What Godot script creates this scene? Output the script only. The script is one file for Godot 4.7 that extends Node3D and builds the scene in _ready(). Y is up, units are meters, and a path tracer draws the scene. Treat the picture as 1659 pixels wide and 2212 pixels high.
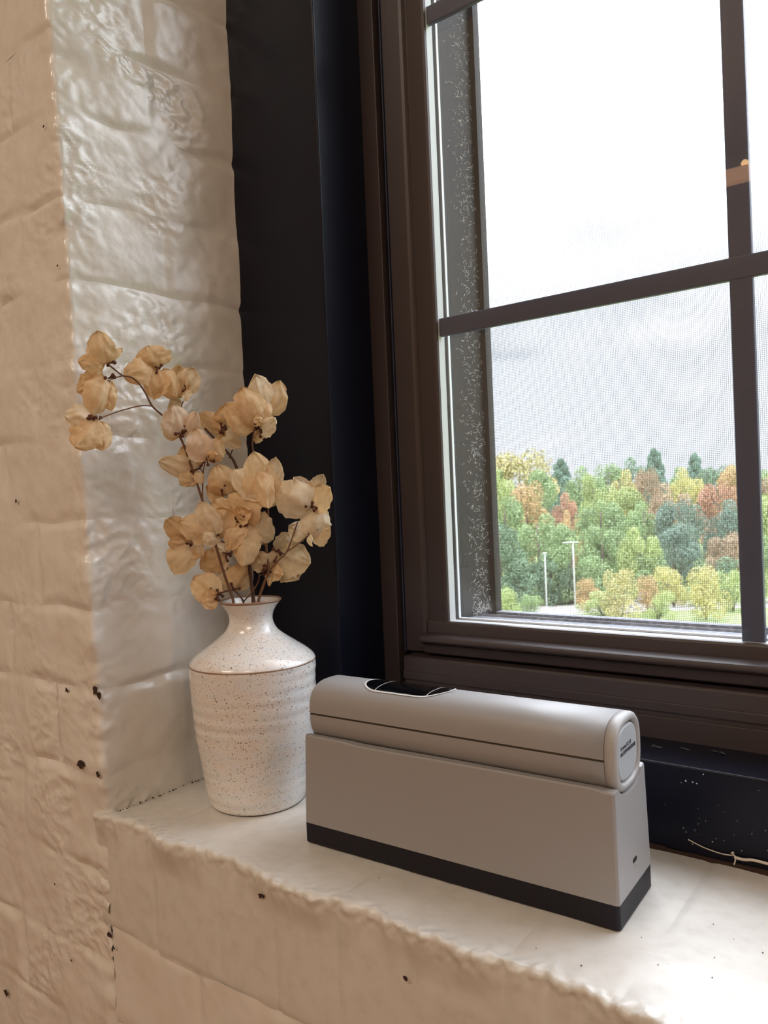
extends Node3D

# ---------------------------------------------------------------- camera constants
const CAM := Vector3(0.0, 0.31905, 0.0)          # metres; y = 0 is the top of the masonry sill
const FOCAL := 1662.0                            # pixels, for an image of 1659 x 2212
const YAW := 0.64664
const PITCH := -0.01473
const ROLL := -0.04198
const LAMP := Color(1.0, 0.945, 0.88)
const PANEL_ENERGY := 2.35
const GROUND := -8.8                             # the ground outside, far below the sill

var cam_basis := Basis()
var M := {}
var taken := {}
var noise_a := FastNoiseLite.new()
var noise_b := FastNoiseLite.new()
var noise_c := FastNoiseLite.new()
var noise_d := FastNoiseLite.new()


func _ready() -> void:
	seed(7)
	setup_view()
	setup_noise()
	setup_materials()
	build_room()
	build_wall()
	build_sill()
	build_window()
	build_outside()
	build_device()
	build_vase()
	build_sprigs()
	build_small_marks()


func setup_view() -> void:
	cam_basis = Basis(Vector3.UP, YAW) * Basis(Vector3.RIGHT, PITCH) * Basis(Vector3.BACK, ROLL)
	var cam := Camera3D.new()
	cam.name = "camera"
	cam.fov = rad_to_deg(2.0 * atan(1106.0 / FOCAL))
	cam.near = 0.02
	cam.far = 600.0
	cam.transform = Transform3D(cam_basis, CAM)
	# a phone's lens: 1.6 mm opening, focused on the things on the sill
	var lens := CameraAttributesPhysical.new()
	lens.frustum_focal_length = 12.0 * FOCAL / 1106.0
	lens.frustum_focus_distance = 0.76
	lens.frustum_near = 0.02
	lens.frustum_far = 600.0
	lens.exposure_aperture = lens.frustum_focal_length / 1.6
	cam.attributes = lens
	add_child(cam)
	cam.current = true
	var env := Environment.new()
	env.background_mode = Environment.BG_SKY
	var sky := Sky.new()
	sky.sky_material = overcast_sky()
	env.sky = sky
	env.ambient_light_source = Environment.AMBIENT_SOURCE_SKY
	env.tonemap_mode = Environment.TONE_MAPPER_LINEAR
	env.tonemap_exposure = 1.06
	env.sdfgi_enabled = true
	env.ssao_enabled = true
	env.ssil_enabled = true
	var we := WorldEnvironment.new()
	we.name = "world"
	we.environment = env
	add_child(we)


func overcast_sky() -> PanoramaSkyMaterial:
	# a bright overcast sky: lighter overhead than at the horizon all the way round, broken by soft cloud
	var w := 768
	var h := 384
	var im := Image.create(w, h, false, Image.FORMAT_RGBF)
	var cloud := FastNoiseLite.new()
	cloud.seed = 39
	cloud.noise_type = FastNoiseLite.TYPE_SIMPLEX_SMOOTH
	cloud.fractal_octaves = 5
	cloud.frequency = 1.0
	for j in h:
		var el := (0.5 - (j + 0.5) / h) * PI
		for i in w:
			var az := (i + 0.5) / w * TAU
			var d := Vector3(cos(el) * sin(az), sin(el), cos(el) * cos(az))
			var n := cloud.get_noise_3d(d.x * 4.5, d.y * 13.0, d.z * 4.5)
			var l := (1.05 + 9.2 * smoothstep(0.17, 0.60, el)) * (1.0 + 0.7 * n * (1.0 - 0.5 * smoothstep(0.3, 0.7, el)))
			var cool := clampf(0.5 - n, 0.0, 1.0)
			var c := Color(l * (0.93 - 0.05 * cool), l * (0.985 - 0.015 * cool), l * 1.08)
			if el < 0.0:
				var g := clampf(-el / 0.12, 0.0, 1.0)
				c = c.lerp(Color(0.28, 0.32, 0.24), g)
			im.set_pixel(i, j, c)
	var m := PanoramaSkyMaterial.new()
	m.panorama = ImageTexture.create_from_image(im)
	m.filter = true
	return m


func setup_noise() -> void:
	var s := 3
	for n in [noise_a, noise_b, noise_c, noise_d]:
		n.seed = s
		n.noise_type = FastNoiseLite.TYPE_SIMPLEX_SMOOTH
		n.frequency = 1.0
		n.fractal_type = FastNoiseLite.FRACTAL_NONE
		s += 11
	noise_d.fractal_type = FastNoiseLite.FRACTAL_RIDGED
	noise_d.fractal_octaves = 3


# ---------------------------------------------------------------- naming and mesh helpers
func numbered(called: String) -> String:
	if not taken.has(called):
		taken[called] = 0
		return called
	taken[called] += 1
	return "%s_%03d" % [called, taken[called]]


func thing(called: String, label: String, category: String, at := Vector3.ZERO, group := "", kind := "") -> Node3D:
	var o := Node3D.new()
	o.name = numbered(called)
	o.position = at
	add_child(o, true)
	tag(o, label, category, group, kind)
	return o


func tag(o: Node3D, label: String, category: String, group := "", kind := "") -> void:
	o.set_meta("label", label)
	o.set_meta("category", category)
	if group:
		o.set_meta("group", group)
	if kind:
		o.set_meta("kind", kind)


func part(called: String, mesh: Mesh, mat: Material, parent: Node, label := "") -> MeshInstance3D:
	var o := MeshInstance3D.new()
	o.name = numbered(called) if parent == self else called
	o.mesh = mesh
	o.material_override = mat
	parent.add_child(o, true)
	if label:
		o.set_meta("label", label)
	return o


func stool() -> SurfaceTool:
	var st := SurfaceTool.new()
	st.begin(Mesh.PRIMITIVE_TRIANGLES)
	return st


func quad(st: SurfaceTool, a: Vector3, b: Vector3, c: Vector3, d: Vector3) -> void:
	# corners anticlockwise as seen from outside; Godot's front faces run clockwise
	for v in [a, c, b, a, d, c]:
		st.add_vertex(v)


func tri(st: SurfaceTool, a: Vector3, b: Vector3, c: Vector3) -> void:
	for v in [a, c, b]:
		st.add_vertex(v)


func done(st: SurfaceTool) -> ArrayMesh:
	st.generate_normals()
	st.index()
	return st.commit()


func box(st: SurfaceTool, lo: Vector3, hi: Vector3) -> void:
	st.set_smooth_group(-1)
	var p := []
	for k in 8:
		p.append(Vector3(hi.x if k & 1 else lo.x, hi.y if k & 2 else lo.y, hi.z if k & 4 else lo.z))
	quad(st, p[4], p[5], p[7], p[6])
	quad(st, p[1], p[0], p[2], p[3])
	quad(st, p[5], p[1], p[3], p[7])
	quad(st, p[0], p[4], p[6], p[2])
	quad(st, p[6], p[7], p[3], p[2])
	quad(st, p[0], p[1], p[5], p[4])


func box_mesh(lo: Vector3, hi: Vector3) -> ArrayMesh:
	var st := stool()
	box(st, lo, hi)
	return done(st)


func rounded(pts: Array, radii: Array, seg := 5) -> PackedVector2Array:
	# polygon with its corners rounded
	var out := PackedVector2Array()
	var n := pts.size()
	for i in n:
		var p: Vector2 = pts[i]
		var r: float = radii[i] if i < radii.size() else 0.0
		if r <= 0.0:
			out.append(p)
			continue
		var a: Vector2 = (pts[(i + n - 1) % n] - p).normalized()
		var b: Vector2 = (pts[(i + 1) % n] - p).normalized()
		var half := absf(a.angle_to(b)) / 2.0
		var run := r / tan(half)
		var centre := p + (a + b).normalized() * (r / sin(half))
		var from := p + a * run - centre
		var to := p + b * run - centre
		var sweep := from.angle_to(to)
		for k in seg + 1:
			out.append(centre + from.rotated(sweep * k / seg))
	return out


func extrude(st: SurfaceTool, poly: PackedVector2Array, put0: Callable, put1: Callable) -> void:
	# poly anticlockwise as seen from the end that put1 makes; faces flat except round small turns
	var n := poly.size()
	for i in n:
		var j := (i + 1) % n
		st.set_smooth_group(-1)
		quad(st, put0.call(poly[i]), put0.call(poly[j]), put1.call(poly[j]), put1.call(poly[i]))
	var t := Geometry2D.triangulate_polygon(poly)
	for k in range(0, t.size(), 3):
		var a := poly[t[k]]
		var b := poly[t[k + 1]]
		var c := poly[t[k + 2]]
		if (b - a).cross(c - a) < 0.0:
			var q := b
			b = c
			c = q
		tri(st, put1.call(a), put1.call(b), put1.call(c))
		tri(st, put0.call(a), put0.call(c), put0.call(b))


func upright(poly: PackedVector2Array, y0: float, y1: float) -> ArrayMesh:
	# profile given as (x, z), drawn up from y0 to y1
	var q := PackedVector2Array()
	for p in poly:
		q.append(Vector2(p.x, -p.y))
	if Geometry2D.is_polygon_clockwise(q):
		q.reverse()
	var st := stool()
	extrude(st, q, func(p): return Vector3(p.x, y0, -p.y), func(p): return Vector3(p.x, y1, -p.y))
	return done(st)


func level(poly: PackedVector2Array, x0: float, x1: float) -> ArrayMesh:
	# profile given as (z, y), drawn from x0 to x1
	var q := PackedVector2Array()
	for p in poly:
		q.append(Vector2(-p.x, p.y))
	if Geometry2D.is_polygon_clockwise(q):
		q.reverse()
	var st := stool()
	extrude(st, q, func(p): return Vector3(x0, p.y, -p.x), func(p): return Vector3(x1, p.y, -p.x))
	return done(st)


func grid_mesh(nu: int, nv: int, f: Callable, closed := false) -> ArrayMesh:
	# smooth sheet of (nu + 1) x (nv + 1) points; faces look along dU x dV
	var pos := PackedVector3Array()
	pos.resize((nu + 1) * (nv + 1))
	var uv := PackedVector2Array()
	uv.resize(pos.size())
	for j in nv + 1:
		for i in nu + 1:
			pos[j * (nu + 1) + i] = f.call(float(i) / nu, float(j) / nv)
			uv[j * (nu + 1) + i] = Vector2(float(i) / nu, 1.0 - float(j) / nv)
	var nrm := PackedVector3Array()
	nrm.resize(pos.size())
	for j in nv + 1:
		for i in nu + 1:
			var i0 := i - 1
			var i1 := i + 1
			if closed:
				i0 = nu - 1 if i == 0 else i - 1
				i1 = 1 if i == nu else i + 1
			else:
				i0 = maxi(i0, 0)
				i1 = mini(i1, nu)
			var du := pos[j * (nu + 1) + i1] - pos[j * (nu + 1) + i0]
			var dv := pos[mini(j + 1, nv) * (nu + 1) + i] - pos[maxi(j - 1, 0) * (nu + 1) + i]
			var n := du.cross(dv)
			nrm[j * (nu + 1) + i] = n.normalized() if n.length_squared() > 1e-20 else Vector3.UP
	var idx := PackedInt32Array()
	for j in nv:
		for i in nu:
			var a := j * (nu + 1) + i
			idx.append_array([a, a + nu + 2, a + 1, a, a + nu + 1, a + nu + 2])
	var arr := []
	arr.resize(Mesh.ARRAY_MAX)
	arr[Mesh.ARRAY_VERTEX] = pos
	arr[Mesh.ARRAY_NORMAL] = nrm
	arr[Mesh.ARRAY_TEX_UV] = uv
	arr[Mesh.ARRAY_INDEX] = idx
	var m := ArrayMesh.new()
	m.add_surface_from_arrays(Mesh.PRIMITIVE_TRIANGLES, arr)
	return m


func tube(st: SurfaceTool, pts: Array, radii: Array, sides := 7) -> void:
	st.set_smooth_group(0)
	var rings := []
	for i in pts.size():
		var dir: Vector3 = (pts[mini(i + 1, pts.size() - 1)] - pts[maxi(i - 1, 0)]).normalized()
		var side := dir.cross(Vector3(0.31, 0.2, 0.93)).normalized()
		var up := side.cross(dir).normalized()
		var ring := []
		var r: float = radii[mini(i, radii.size() - 1)]
		for k in sides:
			var a := TAU * k / sides
			ring.append(pts[i] + (side * cos(a) + up * sin(a)) * r)
		rings.append(ring)
	for i in rings.size() - 1:
		for k in sides:
			var l := (k + 1) % sides
			quad(st, rings[i][l], rings[i][k], rings[i + 1][k], rings[i + 1][l])
	for k in range(1, sides - 1):
		tri(st, rings[0][0], rings[0][k], rings[0][k + 1])
		var e: Array = rings[rings.size() - 1]
		tri(st, e[0], e[k + 1], e[k])


func curve(pts: Array, steps: int) -> Array:
	# Catmull-Rom through the points
	var out := []
	for i in pts.size() - 1:
		var p0: Vector3 = pts[maxi(i - 1, 0)]
		var p1: Vector3 = pts[i]
		var p2: Vector3 = pts[i + 1]
		var p3: Vector3 = pts[mini(i + 2, pts.size() - 1)]
		for k in steps:
			out.append(p1.cubic_interpolate(p2, p0, p3, float(k) / steps))
	out.append(pts[pts.size() - 1])
	return out


func at(u: float, v: float, depth: float) -> Vector3:
	# the point that stands depth metres in front of the lens plane behind pixel (u, v)
	return CAM + cam_basis * Vector3((u - 829.5) / FOCAL, -(v - 1106.0) / FOCAL, -1.0) * depth


# ---------------------------------------------------------------- materials
func mat(c: Color, rough: float, metal := 0.0, spec := 0.5) -> StandardMaterial3D:
	var m := StandardMaterial3D.new()
	m.albedo_color = c
	m.roughness = rough
	m.metallic = metal
	m.metallic_specular = spec
	return m


func srgb(r: int, g: int, b: int) -> Color:
	return Color(r / 255.0, g / 255.0, b / 255.0)


func noise_tex(freq: float, octaves: int, sd: int, ramp: Array = [], size := 512, kind := FastNoiseLite.TYPE_SIMPLEX_SMOOTH) -> NoiseTexture2D:
	var n := FastNoiseLite.new()
	n.noise_type = kind
	n.frequency = freq
	n.fractal_octaves = octaves
	n.seed = sd
	var t := NoiseTexture2D.new()
	t.width = size
	t.height = size
	t.seamless = true
	t.noise = n
	if ramp.size():
		var g := Gradient.new()
		g.offsets = PackedFloat32Array(ramp.map(func(e): return e[0]))
		g.colors = PackedColorArray(ramp.map(func(e): return e[1]))
		t.color_ramp = g
	return t


func triplanar(m: StandardMaterial3D, per_metre: float) -> void:
	m.uv1_triplanar = true
	m.uv1_world_triplanar = true
	m.uv1_scale = Vector3.ONE * per_metre


func setup_materials() -> void:
	var paint := mat(Color.WHITE, 0.24, 0.0, 0.68)
	paint.albedo_texture = noise_tex(0.006, 4, 5, [[0.0, srgb(227, 221, 211)], [0.5, srgb(232, 228, 220)], [1.0, srgb(235, 232, 226)]], 1024)
	paint.heightmap_enabled = true
	paint.heightmap_texture = noise_tex(0.012, 5, 9, [], 1024)
	paint.heightmap_scale = 0.03
	triplanar(paint, 3.3)
	M.paint = paint
	var sill := mat(Color.WHITE, 0.34, 0.0, 0.6)
	sill.albedo_texture = noise_tex(0.012, 5, 15, [[0.0, srgb(212, 207, 198)], [0.3, srgb(219, 215, 207)], [0.5, srgb(222, 218, 211)], [1.0, srgb(225, 222, 215)]], 1024)
	sill.heightmap_enabled = true
	sill.heightmap_texture = noise_tex(0.03, 5, 19, [], 1024)
	sill.heightmap_scale = 0.007
	triplanar(sill, 4.0)
	M.sill = sill
	M.hole = mat(srgb(58, 40, 30), 0.9)
	M.black = mat(srgb(17, 19, 32), 0.3, 0.0, 0.32)
	M.brown = mat(srgb(66, 57, 57), 0.40)
	M.groove = mat(srgb(22, 18, 18), 0.8)
	M.muntin = mat(srgb(55, 61, 84), 0.45)
	M.spacer = mat(srgb(196, 198, 198), 0.55)
	M.bead = mat(srgb(222, 224, 228), 0.5)
	var ext := mat(Color.WHITE, 0.75)
	ext.albedo_texture = noise_tex(0.05, 4, 33, [[0.0, srgb(20, 17, 16)], [0.6, srgb(28, 24, 23)], [1.0, srgb(52, 47, 46)]])
	triplanar(ext, 5.0)
	M.exterior = ext
	var ledge := mat(Color.WHITE, 0.7)
	ledge.albedo_texture = noise_tex(0.04, 4, 35, [[0.0, srgb(96, 98, 106)], [0.6, srgb(128, 130, 138)], [1.0, srgb(168, 170, 176)]])
	triplanar(ledge, 6.0)
	M.ledge = ledge
	M.wire = mat(srgb(62, 64, 66), 0.5)
	M.lint = mat(srgb(214, 212, 210), 0.9)
	var glass := StandardMaterial3D.new()
	glass.transparency = BaseMaterial3D.TRANSPARENCY_ALPHA
	glass.albedo_color = Color(0.9, 0.95, 0.95, 0.015)
	glass.roughness = 0.0
	glass.metallic_specular = 0.5
	M.glass = glass
	M.plastic = mat(srgb(157, 155, 155), 0.42)
	M.plastic_cap = mat(srgb(172, 170, 169), 0.42)
	M.disc = mat(srgb(176, 180, 184), 0.45)
	M.seam = mat(srgb(84, 74, 66), 0.8)
	M.base = mat(srgb(27, 25, 33), 0.5, 0.0, 0.38)
	M.panel = mat(srgb(8, 9, 11), 0.06)
	M.panel_line = mat(srgb(214, 214, 214), 0.5)
	M.ink = mat(srgb(34, 38, 52), 0.6)
	M.faint = mat(srgb(132, 132, 134), 0.6)
	M.port = mat(srgb(12, 11, 11), 0.5)
	var glaze := mat(Color.WHITE, 0.16)
	glaze.albedo_texture = speckle_texture()
	glaze.clearcoat_enabled = true
	glaze.clearcoat = 0.4
	glaze.clearcoat_roughness = 0.08
	M.glaze = glaze
	M.iron = mat(srgb(150, 120, 100), 0.2)
	M.foot = mat(srgb(150, 116, 90), 0.7)
	var tones := {"pale": srgb(250, 236, 208), "straw": srgb(246, 222, 182), "amber": srgb(240, 210, 166), "rose": srgb(248, 228, 206), "grey": srgb(226, 210, 178)}
	for t in tones:
		var b := mat(tones[t], 0.7)
		b.albedo_texture = noise_tex(0.02, 4, 41, [[0.0, Color(0.90, 0.87, 0.82)], [0.5, Color.WHITE], [1.0, Color.WHITE]])
		triplanar(b, 9.0)
		b.backlight_enabled = true
		b.backlight = Color(0.86, 0.82, 0.74)
		b.cull_mode = BaseMaterial3D.CULL_DISABLED
		M[t] = b
	M.stem = mat(srgb(112, 78, 56), 0.7)
	M.stem_dark = mat(srgb(78, 50, 38), 0.7)
	M.stamen = mat(srgb(92, 52, 34), 0.75)


func speckle_texture() -> ImageTexture:
	# oatmeal glaze: cloudy cream with iron specks burnt through it
	var w := 1536
	var h := 1024
	var im := Image.create(w, h, false, Image.FORMAT_RGB8)
	var n := FastNoiseLite.new()
	n.seed = 77
	n.frequency = 1.0
	n.fractal_octaves = 4
	var cols := [srgb(236, 233, 229), srgb(235, 228, 222), srgb(230, 231, 231)]
	for j in h:
		for i in w:
			var a := TAU * i / w
			var p := Vector3(cos(a) * 1.6, j * 0.016, sin(a) * 1.6)
			var t := n.get_noise_3dv(p)
			var c: Color = cols[0].lerp(cols[1] if t > 0.0 else cols[2], clampf(absf(t) * 2.2, 0.0, 1.0))
			im.set_pixel(i, j, c)
	var rng := RandomNumberGenerator.new()
	rng.seed = 5
	for k in 13000:
		var tone := pow(rng.randf(), 0.8)
		var c := srgb(104, 80, 66).lerp(srgb(204, 190, 178), tone)
		var x := rng.randi_range(8, w - 14)
		var y := rng.randi_range(8, h - 14)
		var long := rng.randi_range(1, 7 if tone < 0.6 else 5)
		var ang := rng.randf_range(-0.3, 2.2)
		var fat := 3 if tone < 0.2 and rng.randf() < 0.3 else (2 if rng.randf() < 0.5 else 1)
		for q in long:
			for e in fat:
				for g in fat:
					im.set_pixel(x + int(cos(ang) * q) + e, y + int(sin(ang) * q) + g, c)
	return ImageTexture.create_from_image(im)


# ---------------------------------------------------------------- the room behind the camera
func build_room() -> void:
	var plaster := mat(srgb(226, 216, 200), 0.7)
	var wood := mat(srgb(146, 104, 70), 0.45)
	var pieces := [
		["floor", Vector3(-3.2, -1.05, -0.46), Vector3(3.2, -0.9, 5.2), wood, "brown wooden floor of the room below the window sill", "floor"],
		["ceiling", Vector3(-3.2, 2.9, -0.46), Vector3(3.2, 3.05, 5.2), plaster, "pale plastered ceiling of the room", "ceiling"],
		["wall_back", Vector3(-3.2, -0.9, 5.0), Vector3(3.2, 2.9, 5.2), plaster, "pale plastered wall across the room from the window", "wall"],
		["wall_right", Vector3(3.0, -0.9, -0.46), Vector3(3.2, 2.9, 5.0), plaster, "pale plastered side wall of the room on the right", "wall"],
		["wall_left", Vector3(-3.2, -0.9, -0.46), Vector3(-3.0, 2.9, 5.0), plaster, "pale plastered side wall of the room on the left", "wall"],
	]
	for p in pieces:
		var o := part(p[0], box_mesh(p[1], p[2]), p[3], self)
		tag(o, p[4], p[5], "", "structure")
	pendant(Vector3(-1.10, 2.142, 3.5), "that the window glass mirrors on its upright bar")
	pendant(Vector3(1.15, 2.135, 3.5), "on the right side of the room")
	for x in [-1.2, 1.2]:
		ceiling_panel(Vector3(x, 2.9, 2.0), "left" if x < 0.0 else "right")


func ceiling_panel(where: Vector3, side: String) -> void:
	var t := thing("ceiling_light", "square warm white ceiling light on the %s half of the ceiling" % side, "lamp", where, "ceiling lights of the room")
	var glow := mat(srgb(250, 236, 214), 0.8)
	glow.emission_enabled = true
	glow.emission = LAMP
	glow.emission_energy_multiplier = 2.0
	part("diffuser", box_mesh(Vector3(-0.55, -0.03, -0.55), Vector3(0.55, -0.004, 0.55)), glow, t)
	for e in [[Vector3(-0.57, -0.035, -0.57), Vector3(0.57, 0.0, -0.55)], [Vector3(-0.57, -0.035, 0.55), Vector3(0.57, 0.0, 0.57)], [Vector3(-0.57, -0.035, -0.55), Vector3(-0.55, 0.0, 0.55)], [Vector3(0.55, -0.035, -0.55), Vector3(0.57, 0.0, 0.55)]]:
		part("frame_bar", box_mesh(e[0], e[1]), M.bead, t)
	var l := AreaLight3D.new()
	l.name = "panel_light"
	l.area_size = Vector2(1.08, 1.08)
	l.area_normalize_energy = true
	l.position = Vector3(0, -0.037, 0)
	l.rotation.x = -PI / 2
	l.light_color = LAMP
	l.light_energy = PANEL_ENERGY
	l.area_range = 12.0
	l.shadow_enabled = true
	t.add_child(l)


func pendant(where: Vector3, place: String) -> void:
	var t := thing("pendant_lamp", "long warm glowing bar pendant lamp " + place, "lamp", where, "bar pendant lamps of the room")
	var glow := mat(srgb(245, 214, 170), 0.8)
	glow.emission_enabled = true
	glow.emission = Color(1.0, 0.74, 0.55)
	glow.emission_energy_multiplier = 4.0
	part("lamp_shade", level(rounded([Vector2(-0.03, 0.0), Vector2(-0.03, 0.088), Vector2(0.03, 0.088), Vector2(0.03, 0.0)], [0.01, 0.01, 0.01, 0.01], 4), -0.75, 0.75), glow, t)
	for x in [-0.6, 0.6]:
		var st := stool()
		tube(st, [Vector3(x, 0.085, 0), Vector3(x, 2.9 - where.y, 0)], [0.002], 8)
		part("cord", done(st), M.black, t)
	var bulb := SphereMesh.new()
	bulb.radius = 0.022
	bulb.height = 0.044
	var hot := mat(srgb(255, 232, 196), 0.5)
	hot.emission_enabled = true
	hot.emission = Color(1.0, 0.8, 0.55)
	hot.emission_energy_multiplier = 14.0
	part("bulb", bulb, hot, t).position = Vector3(0.10, 0.105, 0.0)
	var l := OmniLight3D.new()
	l.name = "bulb_light"
	l.position = Vector3(0.10, 0.105, 0.0)
	l.light_color = Color(1.0, 0.8, 0.6)
	l.light_energy = 0.08
	l.light_size = 0.02
	l.omni_range = 12.0
	l.omni_attenuation = 2.0
	l.shadow_enabled = true
	t.add_child(l)


# ---------------------------------------------------------------- painted brick
func relief(p: Vector3, rough: float) -> float:
	# thick brushed paint over worn brick, in metres along the face
	var d := noise_a.get_noise_3dv(p * 11.0) * 0.0020
	d += noise_b.get_noise_3dv(p * 42.0) * 0.0005
	d += noise_c.get_noise_3dv(p * 120.0) * 0.00012
	var m := smoothstep(-0.1, 0.45, noise_c.get_noise_3dv(p * 7.0 + Vector3(3, 1, 8)))
	d += m * rough * (noise_d.get_noise_3dv(Vector3(p.x * 26.0, p.y * 44.0, p.z * 30.0)) - 0.2) * 0.0019
	return d


func corner_x(y: float) -> float:
	return -0.732 - 0.033 * clampf(y / 0.77, 0.0, 1.6)


func wall_point(s: float, y: float, lift: float, rough: float) -> Vector3:
	# the wall unrolled: s < 0 runs along the face towards the room, s > 0 into the window reveal
	var r := 0.0055
	var h := r * PI / 4.0
	var xc := corner_x(y)
	var p := Vector3.ZERO
	var n := Vector3.BACK
	if y < -0.075:
		p = Vector3(xc + s, y, -0.46)
	elif s < -h:
		p = Vector3(xc - r + s + h, y, -0.46)
	elif s < h:
		var a := (s + h) / (2.0 * h) * PI / 2.0
		n = Vector3(sin(a), 0, cos(a))
		p = Vector3(xc - r, y, -0.46 - r) + n * r
	else:
		var t := clampf((s - h) / 0.222, 0.0, 1.1)
		n = Vector3.RIGHT
		p = Vector3(lerpf(xc, -0.727 - 0.005 * y, t), y, -0.46 - r - (s - h))
	var near := exp(-s * s / (2.0 * 0.02 * 0.02))
	var jag := near * (noise_b.get_noise_2d(y * 11.0, 4.0) * 0.0055 + noise_a.get_noise_2d(y * 31.0, 8.0) * 0.0022 + noise_c.get_noise_3dv(p * 75.0) * 0.0007)
	var band := 1.0 + 1.3 * exp(-(s - 0.05) * (s - 0.05) / (2.0 * 0.04 * 0.04))
	return p + n * (relief(p, rough * band) + lift) + Vector3(0.7, 0, 0.7) * jag


func joint_dip(x: float, y: float, x0: float, x1: float, y0: float, y1: float, p: Vector3, deep: float) -> float:
	# how far the paint sinks towards a joint at the rim of this brick; joints fade where the paint has filled them
	var dx := minf(x - x0, x1 - x)
	var dy := minf(y - y0, y1 - y)
	var fill := clampf(0.45 + 1.1 * noise_a.get_noise_3dv(p * 9.0 + Vector3(5, 2, 1)), 0.06, 1.0)
	var w := 0.0045 + 0.002 * noise_b.get_noise_3dv(p * 30.0)
	var ex := exp(-dx * dx / (2.0 * w * w))
	var ey := exp(-dy * dy / (2.0 * w * w))
	return -deep * fill * maxf(ex * (0.12 if x > 0.02 else 1.0), ey)


func wall_brick(parent: Node3D, s0: float, s1: float, y0: float, y1: float, rng: RandomNumberGenerator, step: float) -> void:
	var proud := rng.randf_range(-0.0009, 0.0014)
	var rough := rng.randf_range(0.3, 1.0)
	var nu := maxi(6, int((s1 - s0) / step))
	var nv := maxi(6, int((y1 - y0) / step))
	var f := func(u: float, v: float) -> Vector3:
		var s := lerpf(s0, s1, u)
		var wave0 := 0.0035 * noise_a.get_noise_2d(s * 9.0, y0 * 31.0)
		var wave1 := 0.0035 * noise_a.get_noise_2d(s * 9.0, y1 * 31.0)
		var y := lerpf(y0 + wave0, y1 + wave1, v)
		var q := Vector3(s, y, 0.3)
		var dip := joint_dip(s, y, s0, s1, y0 + wave0, y1 + wave1, q, 0.0036)
		var mid := smoothstep(0.0, 0.014, minf(minf(s - s0, s1 - s), minf(y - y0 - wave0, y1 + wave1 - y)))
		return wall_point(s, y, dip + proud * mid, rough)
	part("brick", grid_mesh(nu, nv, f), M.paint, parent)


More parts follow.
